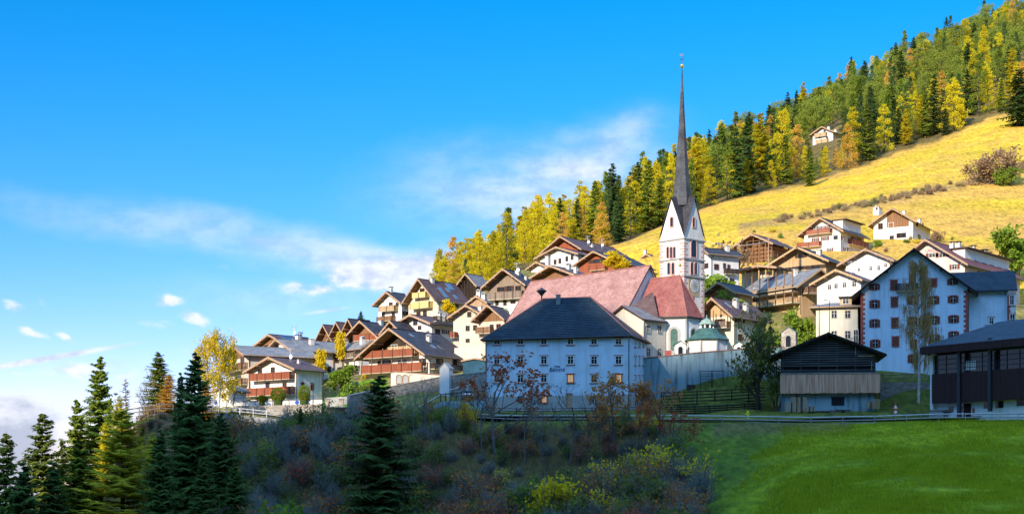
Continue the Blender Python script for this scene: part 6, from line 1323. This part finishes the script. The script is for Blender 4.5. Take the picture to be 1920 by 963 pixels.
cb = nt.nodes.new('ShaderNodeCombineXYZ'); nt.links.new(az, cb.inputs[0]); nt.links.new(el, cb.inputs[1]); uv = cb.outputs[0]
def cm(sx, sy, off=0, rot=0):
    mp = nt.nodes.new('ShaderNodeMapping'); mp.inputs['Scale'].default_value = (sx, sy, 1); mp.inputs['Location'].default_value = (off, off, 0); mp.inputs['Rotation'].default_value = (0, 0, rot); nt.links.new(uv, mp.inputs['Vector']); return mp.outputs[0]
warp = nt.nodes.new('ShaderNodeTexNoise'); warp.inputs['Scale'].default_value = 1; warp.inputs['Detail'].default_value = 5; nt.links.new(cm(28, 40), warp.inputs['Vector'])
wv = nt.nodes.new('ShaderNodeVectorMath'); wv.operation = 'MULTIPLY_ADD'; wv.inputs[1].default_value = (.022, .016, 0); nt.links.new(warp.outputs['Color'], wv.inputs[0]); 
sb = nt.nodes.new('ShaderNodeVectorMath'); sb.operation = 'SUBTRACT'; sb.inputs[1].default_value = (.011, .008, 0); nt.links.new(uv, sb.inputs[0]); nt.links.new(sb.outputs[0], wv.inputs[2]); wuv = wv.outputs[0]
def ae(px, py): x = (px-960)/F; z = (YH-py)/F; return math.atan(x), math.atan(z/math.sqrt(1+x*x))
def cblob(px, py, rx, ry, amp, rot=0, pw=1):
    a, e = ae(px, py); mp = nt.nodes.new('ShaderNodeMapping'); mp.vector_type = 'TEXTURE'; mp.inputs['Location'].default_value = (a, e, 0); mp.inputs['Rotation'].default_value = (0, 0, rad(rot)); mp.inputs['Scale'].default_value = (rx/F, ry/F, 1); nt.links.new(wuv if pw else uv, mp.inputs['Vector'])
    ln = nt.nodes.new('ShaderNodeVectorMath'); ln.operation = 'LENGTH'; nt.links.new(mp.outputs[0], ln.inputs[0])
    mr = nt.nodes.new('ShaderNodeMapRange'); mr.interpolation_type = 'SMOOTHSTEP'; mr.inputs['From Min'].default_value = 0; mr.inputs['From Max'].default_value = 1; mr.inputs['To Min'].default_value = amp; mr.inputs['To Max'].default_value = 0; nt.links.new(ln.outputs['Value'], mr.inputs[0]); return mr.outputs[0]
soft = [cblob(*a) for a in ((180, 410, 330, 50, .30, -8), (480, 450, 330, 62, .55, -12), (680, 495, 260, 62, .75, -16), (930, 350, 360, 130, .42, 4), (1120, 310, 230, 110, .5, 22), (1180, 250, 90, 50, .35, 30), (800, 500, 160, 60, .8, 10), (1010, 380, 260, 90, .4, 8), (560, 560, 420, 60, .22, 0), (200, 690, 260, 45, .15, 0))]
puff = [cblob(*a) for a in ((655, 525, 95, 38, 1.0, 5), (740, 520, 110, 45, .9, 10), (580, 548, 85, 22, .9, -6), (800, 480, 60, 40, .7, 20), (415, 500, 34, 10, .6, 0), (318, 566, 44, 18, 1.1, 0), (368, 597, 42, 20, 1.1, -15), (290, 606, 70, 12, .5, -5), (62, 626, 46, 14, 1.0, -12), (126, 631, 30, 12, .9, -20), (28, 577, 44, 13, 1.0, -12), (90, 567, 20, 14, .45, -20), (190, 628, 28, 6, .6, 0), (30, 702, 30, 9, .5, -10), (140, 690, 75, 34, .75, -10), (225, 700, 60, 30, .65, 10), (350, 652, 40, 20, .5, 0), (340, 630, 60, 10, .4, -5), (605, 622, 50, 14, .5, 0))]
def tot(l):
    s = l[0]
    for x in l[1:]: s = M('ADD', s, x)
    return s
ns = nt.nodes.new('ShaderNodeTexNoise'); ns.inputs['Scale'].default_value = 1; ns.inputs['Detail'].default_value = 7; ns.inputs['Roughness'].default_value = .55; nt.links.new(cm(9, 34, 3, rad(-14)), ns.inputs['Vector'])
nf = nt.nodes.new('ShaderNodeTexNoise'); nf.inputs['Scale'].default_value = 1; nf.inputs['Detail'].default_value = 7; nf.inputs['Roughness'].default_value = .6; nt.links.new(cm(45, 80, 7), nf.inputs['Vector'])
def MR(v, a, b, c=0, d=1):
    n = nt.nodes.new('ShaderNodeMapRange'); n.interpolation_type = 'SMOOTHSTEP'
    for i, x in ((1, a), (2, b), (3, c), (4, d)): n.inputs[i].default_value = x
    nt.links.new(v, n.inputs[0]); return n.outputs[0]
s_soft = M('MULTIPLY', tot(soft), MR(ns.outputs[0], .25, .75, .35, 1.15))
s_puff = MR(M('MULTIPLY', tot(puff), MR(nf.outputs[0], .3, .68, .25, 1.35)), .08, 1.1, 0, .92)
# contrails : thin straight streaks
tr1 = cblob(110, 668, 190, 8, 1.15, 11.5, 0); tr2 = cblob(150, 690, 130, 12, .3, 9, 0); tr3 = cblob(612, 582, 62, 5, .55, 9, 0); tr4 = cblob(30, 682, 90, 9, .5, 9, 0)
# white bank low on the left
a0, e0 = ae(0, 728); d = M('SUBTRACT', M('ADD', e0+.0, M('MULTIPLY', M('SUBTRACT', nf.outputs[0], .5), .012)), el); bank = M('MULTIPLY', MR(d, -.001, .006), MR(az, -.315, -.272, 1, 0)); bank = M('MULTIPLY', bank, .92)
allc = M('MINIMUM', M('ADD', M('ADD', M('ADD', s_soft, s_puff), M('ADD', tr1, tr2)), M('ADD', tr3, tr4)), .97)
ccol = nt.nodes.new('ShaderNodeRGB'); ccol.outputs[0].default_value = CLOUD
shade = mix(nt, (CLOUD[0]*.66, CLOUD[1]*.72, CLOUD[2]*.86), (CLOUD[0], CLOUD[1], CLOUD[2]), MR(nf.outputs[0], .35, .62))
grd = MR(el, .02, .36); g0 = mix(nt, (GR0), (GR1), grd); lowc = mix(nt, hsn.outputs[0], g0, .999, 'MULTIPLY'); vm = nt.nodes.new('ShaderNodeVectorMath'); vm.operation = 'MULTIPLY'; vm.inputs[1].default_value = GR2; nt.links.new(sky.outputs[0], vm.inputs[0]); skyc = mix(nt, lowc, vm.outputs[0], MR(el, .38, .8))
bcol = mix(nt, (1.55, 1.75, 2.3), (2.9, 3.0, 3.3), MR(M('ADD', nf.outputs[0], M('MULTIPLY', M('SUBTRACT', el, e0-.02), 12.0)), .35, .75)); nt.links.new(mix(nt, mix(nt, skyc, shade, allc), bcol, bank), bg.inputs[0]); nt.links.new(bg.outputs[0], out.inputs[0])
sn = bpy.data.lights.new('sun', 'SUN'); sn.energy = SUNE; sn.angle = rad(.5); sn.color = (1.0, .86, .68); so = bpy.data.objects.new('sun', sn); COL.objects.link(so)
so.rotation_euler = Vector((hx, hy, -TEL)).to_track_quat('-Z', 'Y').to_euler(); so.location = (-200, -300, 300)
cam = bpy.data.cameras.new('camera'); co = bpy.data.objects.new('camera', cam); COL.objects.link(co); co.location = (0, 0, 0); co.rotation_euler = (math.pi/2, 0, 0)
cam.sensor_width = 36; cam.lens = F/1920*36; cam.shift_y = (YH-481.5)/1920; cam.clip_end = 30000; cam.clip_start = .5; SC.camera = co
vs_ = SC.view_settings; vs_.view_transform = 'Standard'; vs_.look = 'None'; vs_.exposure = EXPO; vs_.gamma = 1
